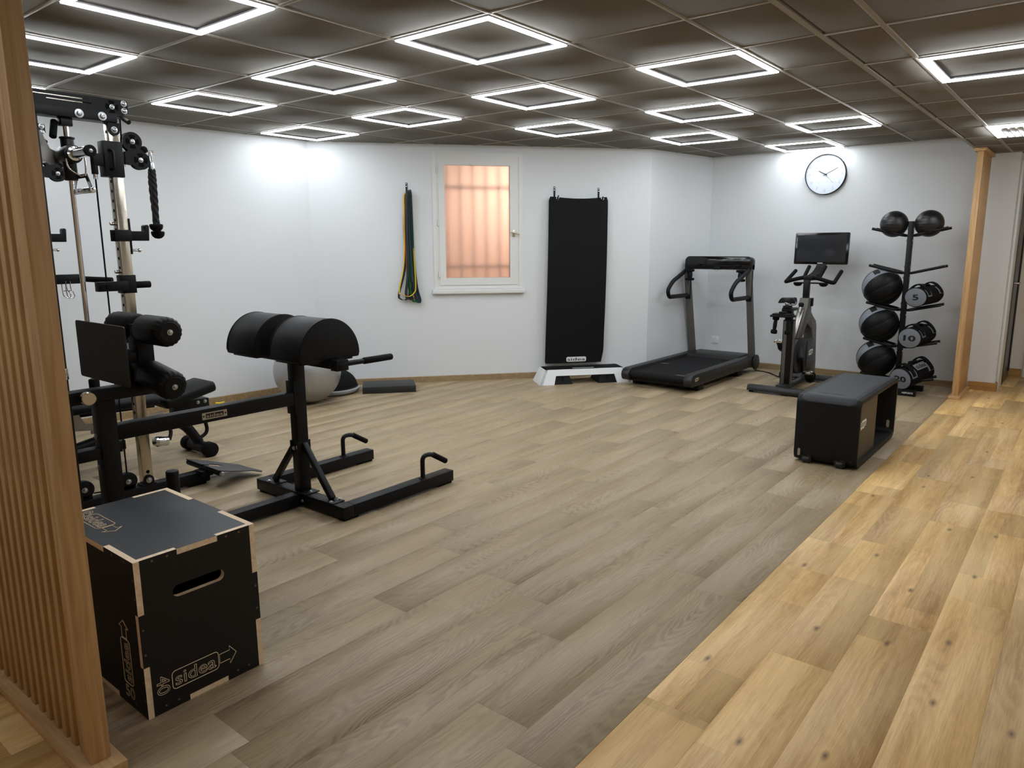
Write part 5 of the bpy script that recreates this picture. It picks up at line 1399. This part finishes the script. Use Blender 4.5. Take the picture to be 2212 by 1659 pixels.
def band(pts, w, th, rgb, name_mt, label):
    """closed rubber loop; pts: (s, d, z)"""
    P = spline([CH(*p) for p in pts], 8, True)
    m = MB(60); m.sweep(P, [(-w/2, -th/2), (w/2, -th/2), (w/2, th/2), (-w/2, th/2)], closed=True, up=tuple((N*.75+U*.66).normalized()))
    return single(m, 'resistance_band', mat(name_mt, rgb, .6, spec=.35), label, 'resistance band', tuple(CH(pts[len(pts)//2][0], .04, .88)), 'resistance bands on the wall hook')
band([(.948, .050, 1.925), (.912, .040, 1.90), (.906, .036, 1.70), (.892, .040, 1.25), (.835, .060, .965), (.862, .078, .925), (.930, .088, .905), (.985, .086, .945), (1.000, .080, 1.02), (.992, .062, 1.35), (.984, .048, 1.75), (.972, .048, 1.90)], .012, .0045, (222, 186, 40), 'yellow band rubber', 'thin yellow resistance band looped widest over the hook')
band([(.948, .036, 1.922), (.922, .034, 1.89), (.905, .030, 1.60), (.900, .028, 1.20), (.832, .028, .93), (.850, .028, .875), (.905, .030, .872), (.938, .034, .93), (.944, .032, 1.30), (.942, .034, 1.89)], .026, .0045, (28, 28, 30), 'black band rubber', 'black resistance band hanging lowest at left of the bunch')
band([(.950, .042, 1.923), (.927, .042, 1.895), (.910, .046, 1.60), (.914, .048, 1.30), (.918, .050, 1.05), (.915, .052, .90), (.950, .052, .868), (.985, .050, .885), (.988, .046, .97), (.960, .046, 1.30), (.955, .046, 1.89)], .010, .0045, (156, 70, 56), 'red band rubber', 'thin reddish resistance band behind the yellow one')
band([(.953, .046, 1.924), (.934, .048, 1.895), (.928, .052, 1.60), (.932, .054, 1.25), (.936, .052, 1.0), (.972, .048, .862), (1.004, .044, .855), (.990, .042, .95), (.972, .044, 1.30), (.962, .046, 1.895)], .036, .0045, (20, 104, 40), 'green band rubber', 'wide green resistance band in the middle of the bunch')
band([(.957, .054, 1.926), (.944, .058, 1.895), (.945, .062, 1.55), (.958, .062, 1.20), (.972, .060, 1.02), (1.005, .056, .885), (1.025, .050, .838), (1.040, .048, .87), (1.010, .048, 1.0), (.985, .050, 1.30), (.975, .054, 1.895)], .040, .0045, (58, 70, 84), 'blue grey band rubber', 'wide blue grey resistance band at right of the bunch')
band([(.951, .060, 1.928), (.936, .066, 1.89), (.930, .070, 1.55), (.925, .070, 1.15), (.900, .066, .93), (.925, .060, .872), (.955, .058, .90), (.968, .060, 1.10), (.962, .064, 1.55), (.958, .064, 1.89)], .030, .0045, (34, 44, 42), 'dark band rubber', 'dark greenish resistance band in front of the bunch')

# balance pad, gym ball, half ball
def foam():
    o = V((-2.631, 1.878, 0)); M = frame(o, U, -N); m = MB(40); m.box(0, .512, 0, .335, 0, .066, .004, M=M)
    single(m, 'balance_block', mat('black foam block', (30, 30, 32), .5, spec=.5, bump=.1, bscale=380), 'flat black foam block on the floor against the diagonal wall', 'foam block', tuple(o+U*.256-N*.167))
foam()
def swiss():
    c = V((-2.730, 1.335, .298))
    t = thing('gym_ball', c-V((0, 0, .298)), 'large silver gym ball behind the glute-ham bench', 'gym ball')
    b = NT('silver vinyl'); tc = b.n('ShaderNodeTexCoord'); sp = b.n('ShaderNodeSeparateXYZ'); b.l(tc.outputs['Object'], sp.inputs[0])
    rg = b.math('PINGPONG', b.math('MULTIPLY', sp.outputs[2], 34), .5); b.bump(b.math('LESS_THAN', rg, .06), .35, .002)
    b.p.inputs['Base Color'].default_value = lin((168, 169, 171)); b.p.inputs['Metallic'].default_value = .65; b.p.inputs['Roughness'].default_value = .34
    M = frame((0, 0, 0), (.2, .5, 1), (1, .1, -.2))
    m = MB(60); m.sphere((0, 0, 0), .298, 48, 32); 
    sh = MB(60); sh.sphere(c, .298, 48, 32); o = sh.build('ball_shell', b.m, t)
    d = V((.62, -.70, -.28)).normalized(); x = d.orthogonal(); m = MB(); m.lathe([(.014, -.001), (.013, .001), (.006, .0015), (.005, -.001), (0, -.001)], frame(c+d*.2985, x, d.cross(x)), 20); m.build('valve', M_WPL, o)
swiss()
def bosu():
    c = V((-2.985, 1.760, 0))
    t = thing('balance_dome', c, 'black half ball on a grey rim beside the silver gym ball', 'balance trainer')
    m = MB(50); m.lathe([(0, .004), (.25, .004), (.272, .010), (.288, .030), (.290, .044), (.280, .052), (.262, .056), (0, .056)], MX.Translation(c), 48); m.build('rim', M_GPL, t)
    m = MB(50); m.lathe([(.272, .050)]+[(.268*cos(a), .056+.185*sin(a)) for a in [pi/2*k/14 for k in range(14)]]+[(0, .241)], MX.Translation(c), 48); m.build('dome', M_RUB, t)
    m = MB(50); m.lathe([(.274, .052), (.277, .062), (.270, .066)], MX.Translation(c), 48); m.build('dome_band', M_PLAS, t)
bosu()

# ------------------------------------------------------------------ wall clock and socket
def clock():
    c = V((.433, YB, 2.135)); R_ = .208
    t = thing('clock', c, 'round white wall clock with thin black rim on the back wall', 'clock')
    M = frame(c, (1, 0, 0), (0, 0, 1))                                 # z of M = -Y: towards the room
    m = MB(50); m.lathe([(R_-.006, 0), (R_, 0), (R_, .040), (R_-.004, .044), (R_-.006, .040), (R_-.006, .004)], M, 64); m.build('rim', M_BLK2, t)
    m = MB(); m.prism([circ(0, 0, R_-.005, 64)], M, .002, .024); f = m.build('dial', mat('white dial', (214, 222, 232), .55), t)
    mn = mat('raised white numerals', (198, 206, 216), .5)
    for h in range(1, 13):
        a = pi/2-h*pi/6; text('numeral', str(h), M @ MX.Translation((.163*cos(a), .163*sin(a), .024)), .020 if h < 10 else .036, mn, f, .003, .034)
    for k, (x0, y0, x1, y1, xm, ym) in enumerate(((-.15, .115, .17, .13, .02, .145), (-.165, .095, .16, .12, 0, .10), (-.185, .055, -.02, .045, -.12, .065), (.03, -.015, .19, -.03, .10, -.02), (-.11, -.075, .17, -.085, .03, -.06), (.13, .05, .19, .04, .16, .052))):
        m = MB(); m.sweep(spline([M @ V((x0, y0, .0246)), M @ V((xm, ym, .0246)), M @ V((x1, y1, .0246))], 8), [(-.003, -.0004), (.003, -.0004), (.003, .0004), (-.003, .0004)], up=(0, 0, 1)); m.build('relief_line', mat('raised pale line', (240, 244, 246), .5), f)
    def hand(name, ang, L, w, tail, z):
        m = MB(); d = V((cos(ang), sin(ang))); n = V((-d.y, d.x))
        lp = [d*-tail+n*w/2, d*-tail-n*w/2, d*L-n*w*.4, d*L+n*w*.4]; m.prism([[(p.x, p.y) for p in lp]], M, z, z+.0012, smooth=False); m.build(name, M_BINK, t)
    hand('hour_hand', radians(152), .082, .008, .018, .027); hand('minute_hand', radians(27), .138, .0055, .025, .029); hand('second_hand', radians(-48), .12, .0018, .03, .031)
    m = MB(); m.lathe([(.007, .024), (.007, .033), (0, .034)], M, 16); m.build('hub', M_BINK, t)
clock()
def socket():
    c = V((-.716, YB, .284)); M = frame(c, (1, 0, 0), (0, 0, 1))
    t = thing('power_socket', c, 'white power socket low on the back wall behind the treadmill', 'socket')
    m = MB(); m.prism([rrect(-.042, .042, -.042, .042, .006, 4)], M, 0, .008, bev=.002); p = m.build('plate', M_WPL, t)
    m = MB(); m.lathe([(.026, .008), (.026, .0095), (.022, .0095), (.0205, .004), (0, .004)], M, 32); m.build('socket_well', mat('off white plastic', (206, 208, 210), .4), p)
    for x in (-.0095, .0095):
        m = MB(); m.prism([circ(x, 0, .003, 10)], M, .004, .0046); m.build('contact', M_BINK, p)
    m = MB(); m.cyl(M @ V((0, .012, .004)), M @ V((0, .012, .010)), .0025, seg=10); m.build('earth_pin', M_STEEL, p)
socket()
